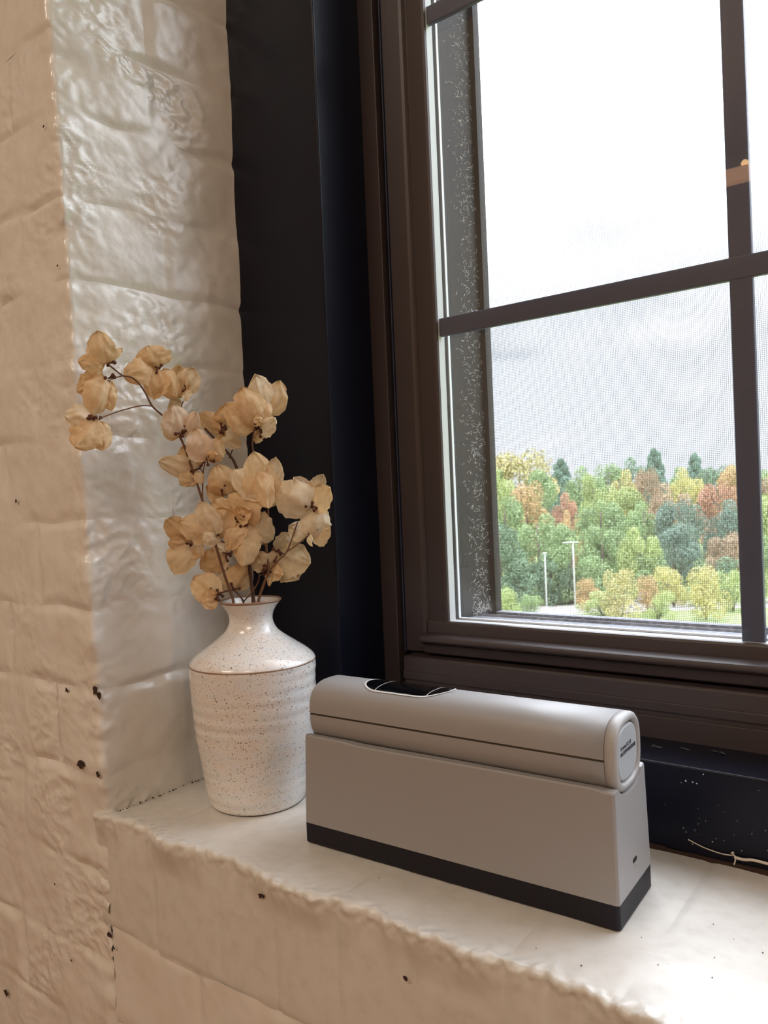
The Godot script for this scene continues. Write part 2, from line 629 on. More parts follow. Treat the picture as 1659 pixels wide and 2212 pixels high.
func build_wall() -> void:
	var w := thing("wall_front", "white painted brick wall with deep window reveal beside the vase", "wall", Vector3.ZERO, "", "structure")
	# the solid masonry behind the painted bricks, round the window opening
	var cores := [
		[Vector3(-3.2, -0.9, -0.86), Vector3(-0.785, 2.9, -0.472)], [Vector3(1.505, -0.9, -0.86), Vector3(3.2, 2.9, -0.46)],
		[Vector3(-0.785, -0.9, -0.86), Vector3(1.505, -0.135, -0.4635)], [Vector3(-0.785, 1.8, -0.86), Vector3(1.505, 2.9, -0.46)],
		[Vector3(-3.2, -0.9, -0.472), Vector3(-1.14, 2.9, -0.461)], [Vector3(-1.14, 1.55, -0.472), Vector3(-0.785, 2.9, -0.461)],
		[Vector3(-0.785, 0.0, -0.86), Vector3(-0.745, 1.8, -0.684)],
	]
	for c in cores:
		part("masonry", box_mesh(c[0], c[1]), M.paint, w)
	var rows := [-0.42, -0.335, -0.247, -0.160, -0.0655, 0.040, 0.130, 0.2165, 0.310, 0.403, 0.4865, 0.570, 0.660, 0.753, 0.841, 0.930, 1.02, 1.108, 1.196, 1.284, 1.372, 1.46, 1.55]
	var rng := RandomNumberGenerator.new()
	rng.seed = 12
	for k in rows.size() - 1:
		var y0: float = rows[k]
		var y1: float = rows[k + 1]
		var fine := 0.0024 if y1 < 1.1 and y0 > -0.34 else 0.006
		var cuts: Array
		if y0 < -0.07:
			cuts = [-0.42, -0.19, 0.0] if k % 2 == 0 else [-0.42, -0.30, -0.075, 0.0]
		else:
			cuts = [-0.42, -0.395, -0.165, 0.108, 0.236] if k % 2 == 0 else [-0.42, -0.285, -0.09, 0.118, 0.236]
		var shift := rng.randf_range(-0.012, 0.012)
		for c in cuts.size() - 1:
			var a: float = cuts[c] + (shift if c > 0 and cuts[c] < -0.05 else 0.0)
			var b: float = cuts[c + 1] + (shift if cuts[c + 1] < -0.05 else 0.0)
			wall_brick(w, a, b, y0, y1, rng, fine)
	# courses below the sill
	var low := [-0.42, -0.318, -0.220, -0.1195]
	for k in low.size() - 1:
		var x := -0.732 - (0.0 if k % 2 else 0.02)
		x = -0.732
		var first := true
		while x < 1.5:
			var x1 := minf(x + (0.14 if first and k % 2 == 0 else 0.236), 1.505)
			lower_brick(w, x, x1, low[k], low[k + 1], rng, 0.0035 if x < -0.05 else 0.009)
			x = x1
			first = false
	# chips where the paint has broken away to the dark mortar
	var chips := [[-0.7907, 0.1258, 3.0], [-0.7395, 0.1312, 5.5], [-0.7345, 0.1262, 4.5], [-0.7702, 0.0474, 6.0], [-0.7765, 0.0458, 2.5], [-0.7365, 0.0433, 3.6], [-0.7353, -0.1284, 4.0], [-0.7255, -0.1386, 2.2], [-0.9666, -0.2737, 5.0], [-0.8821, 0.3367, 2.4], [-0.498, -0.0204, 2.6], [-0.4945, -0.0195, 2.0], [-0.3434, -0.0400, 2.0], [-0.7828, 0.738, 1.6], [-0.772, 0.5858, 1.6], [-0.81, -0.18, 1.4], [-0.835, -0.1, 1.4]]
	for c in chips:
		var st := stool()
		st.set_smooth_group(-1)
		var n := 9
		var rim := []
		for i in n:
			var a := TAU * i / n
			var r: float = c[2] * 0.001 * rng.randf_range(0.55, 1.25)
			rim.append(Vector3(cos(a) * r * 1.15, sin(a) * r * 0.9, 0.0))
		for i in n:
			tri(st, Vector3(0, 0, -0.0006), rim[i], rim[(i + 1) % n])
		var o := part("paint_chip", done(st), M.hole, w, "dark chip in the paint")
		var s: float = c[0] - corner_x(c[1])
		var p := wall_point(s, c[1], 0.0, 0.5) if c[0] < -0.733 else Vector3(c[0], c[1], -0.4598)
		o.position = Vector3(c[0], c[1], maxf(p.z, -0.4625) + 0.0022)


func lower_brick(parent: Node3D, x0: float, x1: float, y0: float, y1: float, rng: RandomNumberGenerator, step: float) -> void:
	var proud := rng.randf_range(-0.0006, 0.0008)
	var f := func(u: float, v: float) -> Vector3:
		var p := Vector3(lerpf(x0, x1, u), lerpf(y0, y1, v), -0.46)
		var dip := joint_dip(p.x, p.y, x0, x1, y0, y1, p, 0.0022)
		return p + Vector3(0, 0, relief(p, 0.1) * 0.55 + dip + proud)
	part("brick", grid_mesh(maxi(6, int((x1 - x0) / step)), maxi(4, int((y1 - y0) / step)), f), M.paint, parent)


# ---------------------------------------------------------------- the masonry sill, bricks on edge
func sill_point(x: float, t: float, lift: float) -> Vector3:
	# t runs up the front from y = -0.124, over the lip and back along the top
	var r := 0.0036
	var up := 0.124 - r
	var arc := r * PI / 2.0
	var jag := noise_a.get_noise_2d(x * 11.0, 2.0) * 0.0062 + noise_b.get_noise_2d(x * 31.0, 7.0) * 0.003 + noise_b.get_noise_2d(x * 90.0, 5.0) * 0.0013
	var lip := -0.4572 + jag
	var p: Vector3
	var n := Vector3.BACK
	if t < up:
		p = Vector3(x, -0.124 + t, lerpf(-0.4605, lip, smoothstep(0.085, up, t)))
	elif t < up + arc:
		var a := (t - up) / r
		n = Vector3(0, sin(a), cos(a))
		p = Vector3(x, -r, lip - r) + n * r
	else:
		n = Vector3.UP
		p = Vector3(x, 0.0, lip - r - (t - up - arc))
	var near := exp(-pow((t - up - arc * 0.5) / 0.012, 2.0))
	var crumb := near * (noise_b.get_noise_3dv(p * 85.0) * 0.0014 + noise_c.get_noise_3dv(p * 210.0) * 0.0004 + noise_d.get_noise_3dv(p * 48.0) * 0.0016)
	var d: float
	if t < up:
		d = relief(p, 0.05) * 0.5
	else:
		d = noise_a.get_noise_3dv(p * 16.0) * 0.0009 + noise_b.get_noise_3dv(p * 60.0) * 0.00014 + noise_c.get_noise_3dv(p * 170.0) * 0.00004 - 0.0006
	return p + n * (d + crumb + lift)


func build_sill() -> void:
	var w := thing("window_sill", "thickly painted white brick window sill with a crumbly front edge", "window sill", Vector3.ZERO, "", "structure")
	part("masonry", box_mesh(Vector3(-0.755, -0.135, -0.86), Vector3(1.505, -0.012, -0.475)), M.sill, w)
	var cuts := [-0.752, -0.655, -0.5575, -0.486, -0.414, -0.350, -0.262, -0.180, -0.095, -0.01, 0.075, 0.16, 0.245, 0.33, 0.415, 0.50, 0.585, 0.67, 0.765, 0.85, 0.935, 1.02, 1.105, 1.19, 1.275, 1.36, 1.505]
	var rng := RandomNumberGenerator.new()
	rng.seed = 31
	var total := 0.124 + 0.236
	for k in cuts.size() - 1:
		var x0: float = cuts[k]
		var x1: float = cuts[k + 1]
		var step := 0.0021 if x0 < -0.1 else 0.006
		var proud := rng.randf_range(-0.0005, 0.0005)
		var f := func(u: float, v: float) -> Vector3:
			var x := lerpf(x0, x1, u)
			var t := v * total
			var dx := minf(x - x0, x1 - x)
			var q := Vector3(x, t, 1.0)
			var fill := clampf(0.5 + noise_a.get_noise_3dv(q * 8.0), 0.1, 1.0)
			var deep := 0.0019 if t < 0.118 else 0.0014
			var dip := -deep * fill * exp(-dx * dx / (2.0 * 0.003 * 0.003))
			dip -= 0.0022 * fill * exp(-t * t / (2.0 * 0.004 * 0.004))
			return sill_point(x, t, dip + proud * smoothstep(0.0, 0.01, dx))
		part("brick", grid_mesh(int((x1 - x0) / step), int(total / step), f), M.sill, w)
	# dark crumbs where the sill meets the reveal, and a few strewn over the top
	var st := stool()
	st.set_smooth_group(-1)
	for k in 90:
		var z := rng.randf_range(-0.66, -0.470)
		var p := Vector3(lerpf(-0.7305, -0.7262, (-0.46 - z) / 0.222) + absf(rng.randfn(0.0, 0.0012)) + 0.0012, 0.0004, z)
		var d := rng.randf_range(0.0003, 0.0013)
		if k > 62:
			p = Vector3(rng.randf_range(-0.72, -0.08), 0.0004, rng.randf_range(-0.67, -0.47))
			d = rng.randf_range(0.0002, 0.0006)
		var a := rng.randf() * TAU
		var q := []
		for e in 3:
			q.append(p + Vector3(cos(a + e * 2.1) * d * 1.6, -0.0006, sin(a + e * 2.1) * d))
		for e in 3:
			tri(st, p + Vector3(0, d * 0.8, 0), q[(e + 1) % 3], q[e])
	var cr := part("crumbs", done(st), M.hole, w, "dark crumbs along the foot of the reveal")
	cr.set_meta("kind", "stuff")


# ---------------------------------------------------------------- window
func build_window() -> void:
	# black painted boards round the window
	var ca := thing("trim_1", "black painted board between the white brick reveal and the brown window frame", "trim", Vector3.ZERO, "", "structure")
	part("casing_board", upright(rounded([Vector2(-0.770, -0.682), Vector2(-0.5879, -0.682), Vector2(-0.5889, -0.82), Vector2(-0.770, -0.82)], [0, 0.0022, 0, 0], 6), -0.03, 1.80), M.black, ca)
	var ap := thing("trim_2", "black painted board below the window with white paint specks", "trim", Vector3.ZERO, "", "structure")
	part("apron_board", level(rounded([Vector2(-0.682, -0.03), Vector2(-0.682, 0.0775), Vector2(-0.82, 0.0775), Vector2(-0.82, -0.03)], [0, 0.0022, 0, 0], 6), -0.5882, 1.345), M.black, ap)
	var cr := thing("trim_3", "black painted board along the far side of the window", "trim", Vector3.ZERO, "", "structure")
	part("casing_board", upright(rounded([Vector2(1.345, -0.682), Vector2(1.520, -0.682), Vector2(1.520, -0.82), Vector2(1.346, -0.82)], [0.0022, 0, 0, 0], 6), -0.03, 1.80), M.black, cr)
	var ct := thing("trim_4", "black painted board along the top of the window", "trim", Vector3.ZERO, "", "structure")
	part("casing_board", box_mesh(Vector3(-0.5882, 1.71, -0.82), Vector3(1.345, 1.80, -0.682)), M.black, ct)

	var w := thing("window_1", "brown metal window with dark glazing bars and a fine insect screen", "window", Vector3.ZERO, "", "structure")
	var top := 1.617
	var xr := 1.251
	for side in 2:
		var mx := func(x: float) -> float: return x if side == 0 else 0.757 - x
		var flip := func(pts: Array) -> Array: return pts.map(func(p): return Vector2(mx.call(p.x), p.y))
		part("frame_jamb", upright(rounded(flip.call([Vector2(-0.592, -0.768), Vector2(-0.5660, -0.768), Vector2(-0.5660, -0.86), Vector2(-0.592, -0.86)]), [0, 0.0012, 0, 0]), 0.0775, 1.71), M.brown, w)
		part("frame_recess", box_mesh(Vector3(minf(mx.call(-0.567), mx.call(-0.556)), 0.0775, -0.86), Vector3(maxf(mx.call(-0.567), mx.call(-0.556)), 1.71, -0.792)), M.groove, w)
		var xs: Array = [mx.call(-0.5605), mx.call(-0.5588)]
		xs.sort()
		part("weather_strip", box_mesh(Vector3(xs[0], 0.131, -0.80), Vector3(xs[1], 1.70, -0.7735)), M.muntin, w)
		part("sash_stile", upright(PackedVector2Array(flip.call([Vector2(-0.5565, -0.86), Vector2(-0.5565, -0.7735), Vector2(-0.5555, -0.7718), Vector2(-0.530, -0.7718), Vector2(-0.5262, -0.7728), Vector2(-0.5232, -0.7765), Vector2(-0.5212, -0.7765), Vector2(-0.5202, -0.7738), Vector2(-0.4975, -0.7722), Vector2(-0.4945, -0.7732), Vector2(-0.4940, -0.7755), Vector2(-0.4990, -0.7758), Vector2(-0.4990, -0.86)])), 0.1335, 1.70), M.brown, w)
		xs = [mx.call(-0.4990), mx.call(-0.4940)]
		xs.sort()
		part("glass_spacer", box_mesh(Vector3(xs[0], 0.1675, -0.7893), Vector3(xs[1], top, -0.7764)), M.spacer, w)
		part("glass_seal", box_mesh(Vector3(xs[0], 0.1675, -0.7955), Vector3(xs[1], top, -0.7895)), M.groove, w)
		part("glazing_bead", box_mesh(Vector3(xs[0] + (0.0 if side == 0 else -0.001), 0.1675, -0.8000), Vector3(xs[1] + (0.001 if side == 0 else 0.0), top, -0.7958)), M.bead, w)
		xs = [mx.call(-0.575), mx.call(-0.4945)]
		xs.sort()
		part("outer_jamb", box_mesh(Vector3(xs[0], 0.13, -0.905), Vector3(xs[1], 1.72, -0.8003)), M.exterior, w)
		xs = [mx.call(-0.4945), mx.call(-0.4880)]
		xs.sort()
		part("screen_frame", box_mesh(Vector3(xs[0], 0.150, -0.8935), Vector3(xs[1], top + 0.02, -0.8790)), M.exterior, w)
	# lower members, from the black ledge upward
	part("frame_sill", level(rounded([Vector2(-0.7475, 0.0770), Vector2(-0.7475, 0.0985), Vector2(-0.7515, 0.0993), Vector2(-0.7515, 0.1030), Vector2(-0.7490, 0.1038), Vector2(-0.7488, 0.1126), Vector2(-0.7506, 0.1134), Vector2(-0.7512, 0.1285), Vector2(-0.7530, 0.1305), Vector2(-0.86, 0.1310), Vector2(-0.86, 0.0770)], [0, 0.0006, 0, 0, 0.0006, 0.0006, 0, 0.001, 0.001, 0, 0], 3), -0.5460, 1.3030), M.brown, w)
	var rail := [Vector2(-0.7640, 0.1335), Vector2(-0.7615, 0.1352), Vector2(-0.7585, 0.1440), Vector2(-0.7580, 0.1452), Vector2(-0.7568, 0.1462), Vector2(-0.7580, 0.1470)]
	for k in 9:
		var a := -PI / 2.0 + PI * k / 8.0
		rail.append(Vector2(-0.7570 + 0.0058 * cos(a), 0.1519 + 0.0046 * sin(a)))
	rail.append_array([Vector2(-0.7705, 0.1580), Vector2(-0.7712, 0.1690), Vector2(-0.7722, 0.1715), Vector2(-0.7755, 0.1722), Vector2(-0.7757, 0.1675), Vector2(-0.86, 0.1675), Vector2(-0.86, 0.1335)])
	part("sash_rail", level(PackedVector2Array(rail), -0.5222, 1.2792), M.brown, w)
	part("sash_rail", box_mesh(Vector3(-0.5222, top, -0.86), Vector3(1.2792, 1.70, -0.772)), M.brown, w)
	part("frame_head", box_mesh(Vector3(-0.592, 1.695, -0.86), Vector3(1.349, 1.72, -0.768)), M.brown, w)
	part("glass_spacer", box_mesh(Vector3(-0.494, 0.1676, -0.7893), Vector3(xr, 0.1720, -0.7764)), M.spacer, w)
	part("glass_seal", box_mesh(Vector3(-0.494, 0.1676, -0.7955), Vector3(xr, 0.1715, -0.7895)), M.groove, w)
	part("glazing_bead", box_mesh(Vector3(-0.494, 0.1676, -0.8000), Vector3(xr, 0.1735, -0.7958)), M.bead, w)
	part("outer_ledge", level(PackedVector2Array([Vector2(-0.8003, 0.1700), Vector2(-0.8003, 0.13), Vector2(-0.905, 0.13), Vector2(-0.905, 0.1640), Vector2(-0.8460, 0.1680), Vector2(-0.8455, 0.1715), Vector2(-0.8425, 0.1718), Vector2(-0.8420, 0.1690)]), -0.4945, xr), M.ledge, w)
	part("screen_frame", box_mesh(Vector3(-0.4880, 0.150, -0.8935), Vector3(1.245, 0.1690, -0.8790)), M.ledge, w)
	for z in [-0.7775, -0.7912]:
		var pane := QuadMesh.new()
		pane.size = Vector2(xr + 0.0045 + 0.4985, top - 0.169)
		part("glass_pane", pane, M.glass, w).position = Vector3((xr + 0.0045 - 0.4985) / 2.0, (top + 0.169) / 2.0, z)
	# glazing bars between the panes: levels lie in front of uprights
	for y in [0.5223, 0.8908, 1.2595]:
		part("glazing_bar", level(rounded([Vector2(-0.7792, y - 0.0107), Vector2(-0.7792, y + 0.0107), Vector2(-0.7845, y + 0.0107), Vector2(-0.7845, y - 0.0107)], [0.0012, 0.0012, 0, 0], 3), -0.494, xr), M.muntin, w)
	for x in [-0.1614, 0.1920, 0.5450, 0.8980]:
		part("glazing_bar", upright(rounded([Vector2(x - 0.0101, -0.7800), Vector2(x + 0.0101, -0.7800), Vector2(x + 0.0101, -0.7880), Vector2(x - 0.0101, -0.7880)], [0.0012, 0.0012, 0, 0], 3), 0.172, top), M.muntin, w)
	# insect screen: every wire is there, too many to name
	var st := stool()
	var wire := 0.00015
	var x := -0.489
	while x < 1.246:
		bar(st, Vector3(x, 0.168, -0.8862), Vector3(x, top + 0.005, -0.8862), wire)
		x += 0.0020
	var y := 0.169
	while y < top + 0.004:
		bar(st, Vector3(-0.489, y, -0.8858), Vector3(1.246, y, -0.8858), wire)
		y += 0.0020
	var sc := part("insect_screen", done(st), M.wire, w)
	sc.set_meta("kind", "stuff")
	# lint caught on the outer jamb and in the corner of the screen
	var rng := RandomNumberGenerator.new()
	rng.seed = 3
	st = stool()
	for k in 1300:
		var p := Vector3(-0.4943, rng.randf_range(0.175, 1.25), clampf(rng.randfn(-0.853, 0.014), -0.878, -0.815))
		if k < 90:
			p = Vector3(-0.4943, 0.172 + absf(rng.randfn(0.0, 0.006)), rng.randf_range(-0.878, -0.83))
		var pts := [p]
		var a := rng.randf() * TAU
		for q in 4:
			a += rng.randf_range(-1.1, 1.1)
			pts.append(pts[q] + Vector3(rng.randf_range(-0.0002, 0.0006), sin(a), cos(a) * 1.6) * 0.0012 * rng.randf_range(0.5, 1.2))
		tube(st, pts, [0.00026 * rng.randf_range(0.5, 1.3)], 3)
	var li := part("lint", done(st), M.lint, w)
	li.set_meta("kind", "stuff")
	# pale crust sprayed on the screen near its lower edge
	st = stool()
	for k in 46:
		var f := rng.randf()
		var p := Vector3(-0.3205 + f * 0.020 + rng.randf_range(-0.006, 0.006) * (1.2 - f), 0.1715 + f * 0.030, -0.8850)
		tube(st, [p, p + Vector3(rng.randf_range(0.001, 0.005), rng.randf_range(-0.0022, 0.001), 0.0004)], [0.00035 * rng.randf_range(0.5, 1.4)], 4)
	part("screen_stain", done(st), M.lint, w, "white crust on the insect screen")


func bar(st: SurfaceTool, a: Vector3, b: Vector3, r: float) -> void:
	# a square wire along x or y
	st.set_smooth_group(-1)
	var side := Vector3(r, 0, 0) if absf(a.x - b.x) < 1e-6 else Vector3(0, r, 0)
	var out := Vector3(0, 0, r)
	for s in [[side, out], [out, -side], [-side, -out], [-out, side]]:
		quad(st, a + s[0], a + s[1], b + s[1], b + s[0])


# ---------------------------------------------------------------- outside
func build_outside() -> void:
	var grass := mat(Color.WHITE, 0.9)
	grass.albedo_texture = noise_tex(0.03, 5, 51, [[0.0, srgb(88, 104, 60)], [0.5, srgb(112, 126, 74)], [1.0, srgb(134, 140, 92)]])
	triplanar(grass, 0.12)
	var g := part("ground", box_mesh(Vector3(-260, GROUND - 1.0, -320), Vector3(200, GROUND, -6)), grass, self)
	tag(g, "green lawn far below, outside the window", "ground", "", "structure")
	var gravel := mat(srgb(168, 163, 156), 0.9)
	var here := at(1330, 1325, 60.0)
	var road := part("path", box_mesh(Vector3(-22, -0.05, -2.3), Vector3(30, 0.03, 2.3)), gravel, self)
	road.position = Vector3(here.x, GROUND, here.z)
	road.rotation.y = YAW - 0.05
	tag(road, "pale gravel track across the lawn below the trees", "path", "", "structure")
	var crowns := [crown(1, 0), crown(2, 0), crown(3, 0)]
	var pines := [crown(4, 1), crown(5, 1)]
	var bushes := [crown(6, 2), crown(7, 2)]
	var kinds := {
		"green": srgb(130, 151, 104), "dark": srgb(107, 130, 103), "lime": srgb(155, 168, 108), "orange": srgb(184, 154, 110), "red": srgb(174, 130, 107),
		"rust": srgb(161, 137, 112), "yellow": srgb(184, 176, 112), "pine": srgb(111, 137, 120), "gold": srgb(176, 165, 113), "bluish": srgb(107, 127, 113),
	}
	var bark := mat(srgb(88, 78, 66), 0.9)
	var leaf := {}
	for k in kinds:
		var m := mat(kinds[k], 0.75)
		m.vertex_color_use_as_albedo = true
		m.backlight_enabled = true
		m.backlight = Color(0.35, 0.38, 0.2)
		m.cull_mode = BaseMaterial3D.CULL_DISABLED
		leaf[k] = m
	# u, top v, width in pixels, distance, kind, crown shape, label
	var spots := [
		[1010, 985, 150, 126, "green", 0, "green broadleaf tree partly behind the dusty outer window jamb"],
		[1120, 966, 165, 140, "gold", 0, "broad golden green tree at the left end of the skyline"],
		[1210, 984, 80, 154, "pine", 3, "small dark evergreen just right of the golden skyline tree"],
		[1262, 998, 90, 126, "green", 1, "mid green tree in the low dip of the skyline"],
		[1312, 1000, 90, 140, "green", 2, "olive green tree left of the tall blue green pine"],
		[1362, 980, 84, 154, "dark", 1, "dark green round tree touching the left side of the tall pine"],
		[1413, 960, 74, 126, "pine", 3, "tall blue green pine that tops the skyline"],
		[1455, 1002, 70, 140, "green", 1, "short green tree between the two skyline pines"],
		[1500, 971, 62, 154, "pine", 4, "second blue green pine on the skyline, nearer the glazing bar"],
		[1545, 1000, 90, 126, "dark", 0, "dark tree on the skyline touching the upright glazing bar"],
		[1620, 990, 120, 140, "green", 1, "green skyline tree seen right of the upright glazing bar"],
		[1070, 1002, 90, 104, "lime", 1, "yellowish green tree at the window jamb below the skyline"],
		[1180, 1012, 100, 114, "green", 2, "grey green tree below the golden skyline tree"],
		[1337, 1006, 78, 104, "gold", 1, "orange yellow tree below the skyline, left of the pine"],
		[1397, 1004, 60, 114, "rust", 0, "dull pink tree in front of the tall pine"],
		[1480, 1001, 78, 104, "yellow", 1, "bright yellow tree under the second pine"],
		[1566, 1003, 70, 114, "orange", 2, "pale orange tree beside the glazing bar under the skyline"],
		[1640, 1015, 90, 104, "rust", 0, "rust coloured tree right of the glazing bar"],
		[1135, 1034, 88, 87, "orange", 0, "glowing orange maple on the left of the wood"],
		[1218, 1056, 66, 95, "red", 1, "small red maple right of the orange maple"],
		[1280, 1020, 60, 87, "lime", 2, "tall narrow lime green tree in the middle of the wood"],
		[1340, 1042, 110, 95, "lime", 0, "broad lime green tree in the middle of the wood"],
		[1450, 1034, 96, 87, "rust", 1, "red brown tree right of the middle of the wood"],
		[1552, 1036, 92, 95, "red", 0, "scarlet maple close to the upright glazing bar"],
		[1090, 1070, 90, 74, "green", 2, "green tree next to the window jamb under the orange maple"],
		[1232, 1094, 50, 81, "orange", 1, "little orange tree under the red maple"],
		[1295, 1075, 110, 74, "green", 0, "fresh green tree left of centre in the wood"],
		[1390, 1075, 90, 81, "green", 1, "fresh green tree right of centre in the wood"],
		[1467, 1072, 104, 74, "bluish", 0, "shadowy blue green tree below the red brown tree"],
		[1562, 1072, 96, 81, "bluish", 1, "shadowy blue green tree below the scarlet maple"],
		[1640, 1070, 110, 74, "lime", 2, "lime green tree right of the glazing bar"],
		[1078, 1120, 110, 63, "dark", 0, "dark green tree beside the dusty window jamb"],
		[1160, 1102, 120, 68.5, "green", 1, "large green tree behind the left pole"],
		[1228, 1130, 100, 63, "green", 2, "leafy green tree behind the pole with a cross arm"],
		[1300, 1130, 110, 68.5, "green", 0, "pale green tree behind the orange shrubs"],
		[1380, 1130, 90, 63, "lime", 1, "light green tree right of the orange shrubs"],
		[1455, 1128, 100, 68.5, "bluish", 2, "dark tree behind the yellow shrubs"],
		[1568, 1146, 90, 63, "rust", 0, "dull orange tree low beside the glazing bar"],
		[1640, 1150, 110, 68.5, "green", 1, "low green tree right of the glazing bar"],
		[1188, 1190, 90, 63, "dark", 1, "dark green tree standing between the two poles"],
		[1092, 1248, 76, 53, "lime", 5, "light green bush at the lower left corner of the screen"],
		[1135, 1270, 60, 56, "green", 6, "green bush left of the left pole"],
		[1120, 1180, 110, 62, "dark", 5, "dark undergrowth behind the left pole"],
		[1300, 1178, 100, 62, "green", 6, "green undergrowth behind the orange shrubs"],
		[1400, 1172, 100, 62, "green", 5, "green undergrowth just above the left yellow shrub"],
		[1560, 1180, 100, 62, "dark", 6, "dark undergrowth behind the lime shrub at the glazing bar"],
		[1200, 1244, 74, 63, "dark", 5, "dark green bush between the two poles"],
		[1252, 1250, 60, 64, "green", 6, "green bush behind the foot of the pole with a cross arm"],
		[1268, 1232, 66, 59, "orange", 5, "orange shrub right of the pole with a cross arm"],
		[1336, 1206, 90, 53, "gold", 6, "golden orange shrub above the white crust on the screen"],
		[1398, 1222, 66, 56, "orange", 5, "orange shrub next to the yellow shrubs"],
		[1452, 1204, 80, 59, "yellow", 6, "yellow shrub left of the tallest yellow shrub"],
		[1520, 1196, 96, 53, "yellow", 5, "tallest yellow shrub, in the lower right of the pane"],
		[1580, 1214, 76, 56, "lime", 6, "lime shrub beside the upright glazing bar"],
		[1530, 1250, 110, 59, "green", 5, "low green bush under the tallest yellow shrub"],
		[1420, 1262, 70, 53, "lime", 6, "low lime green bush under the orange shrub"],
		[1300, 1262, 100, 56, "lime", 5, "low yellow green bush left of the white crust"],
		[1640, 1220, 90, 59, "lime", 5, "lime shrub right of the upright glazing bar"],
	]
	# the wood goes on to either side
	for k in 5:
		spots.append([960.0 - k * 95.0, 985.0 + 14.0 * sin(k * 2.3), 190, 92 + 9 * (k % 3), ["green", "gold", "dark", "lime"][k % 4], k % 3, "one of the trees of the wood hidden by the window frame on the left"])
		spots.append([1745.0 + k * 130.0, 985.0 + 14.0 * sin(k * 1.7), 210, 92 + 9 * (k % 3), ["lime", "rust", "green", "gold"][k % 4], k % 3, "one of the trees of the wood beyond the right edge of the view"])
	for s in spots:
		var top := at(s[0], s[1], s[3])
		var wide: float = s[2] / FOCAL * s[3] * 1.12
		var tall := top.y - GROUND
		var shape: int = s[5]
		var is_bush := shape >= 5
		var t := thing("shrub" if is_bush else ("pine_tree" if s[4] == "pine" else "tree"), s[6], "shrub" if is_bush else "tree", Vector3(top.x, GROUND, top.z), "shrubs below the wood" if is_bush else ("hidden trees of the wood" if s[6].begins_with("one of") else "trees of the autumn wood"))
		t.rotation.y = fmod(s[0] * 1.7, TAU)
		var mesh: Mesh = bushes[shape - 5] if is_bush else (pines[shape - 3] if shape >= 3 else crowns[shape])
		var c := part("crown", mesh, leaf[s[4]], t)
		c.scale = Vector3(wide, tall, wide)
		var st := stool()
		if is_bush:
			for k in 4:
				tube(st, [Vector3(0, 0, 0), Vector3(cos(k * 1.6) * wide * 0.2, tall * 0.5, sin(k * 1.6) * wide * 0.2)], [0.04, 0.02], 5)
		else:
			tube(st, [Vector3(0, 0, 0), Vector3(0.1, tall * 0.4, 0), Vector3(-0.05, tall * 0.85, 0.05)], [0.22, 0.16, 0.05], 7)
		part("trunk", done(st), bark, t)
	# two pale poles in the clearing
	var steel := mat(srgb(188, 188, 184), 0.6)
	for p in [[1176, 1196, 1308, 60.0, false, "slim pale pole at the left, without a cross arm"], [1238, 1171, 1318, 58.5, true, "taller pale pole with a short cross arm on top"]]:
		var base := at(p[0] + 5, p[2], p[3])
		var tip := at(p[0], p[1], p[3])
		var t := thing("pole", p[5], "pole", Vector3(base.x, GROUND, base.z), "pale poles before the trees")
		var h := tip.y - GROUND
		var st := stool()
		tube(st, [Vector3.ZERO, Vector3(0, h * 0.5, 0), Vector3(0, h, 0)], [0.06, 0.05, 0.042], 10)
		part("shaft", done(st), steel, t)
		st = stool()
		tube(st, [Vector3(0, 0, 0), Vector3(0, 0.25, 0)], [0.22, 0.2], 10)
		part("footing", done(st), steel, t)
		if p[4]:
			var side := cam_basis.x
			part("cross_arm", box_mesh(Vector3(-0.75, h - 0.04, -0.04), Vector3(0.4, h + 0.04, 0.04)), steel, t).rotation.y = YAW
		else:
			part("pole_cap", box_mesh(Vector3(-0.1, h, -0.1), Vector3(0.1, h + 0.1, 0.1)), steel, t)


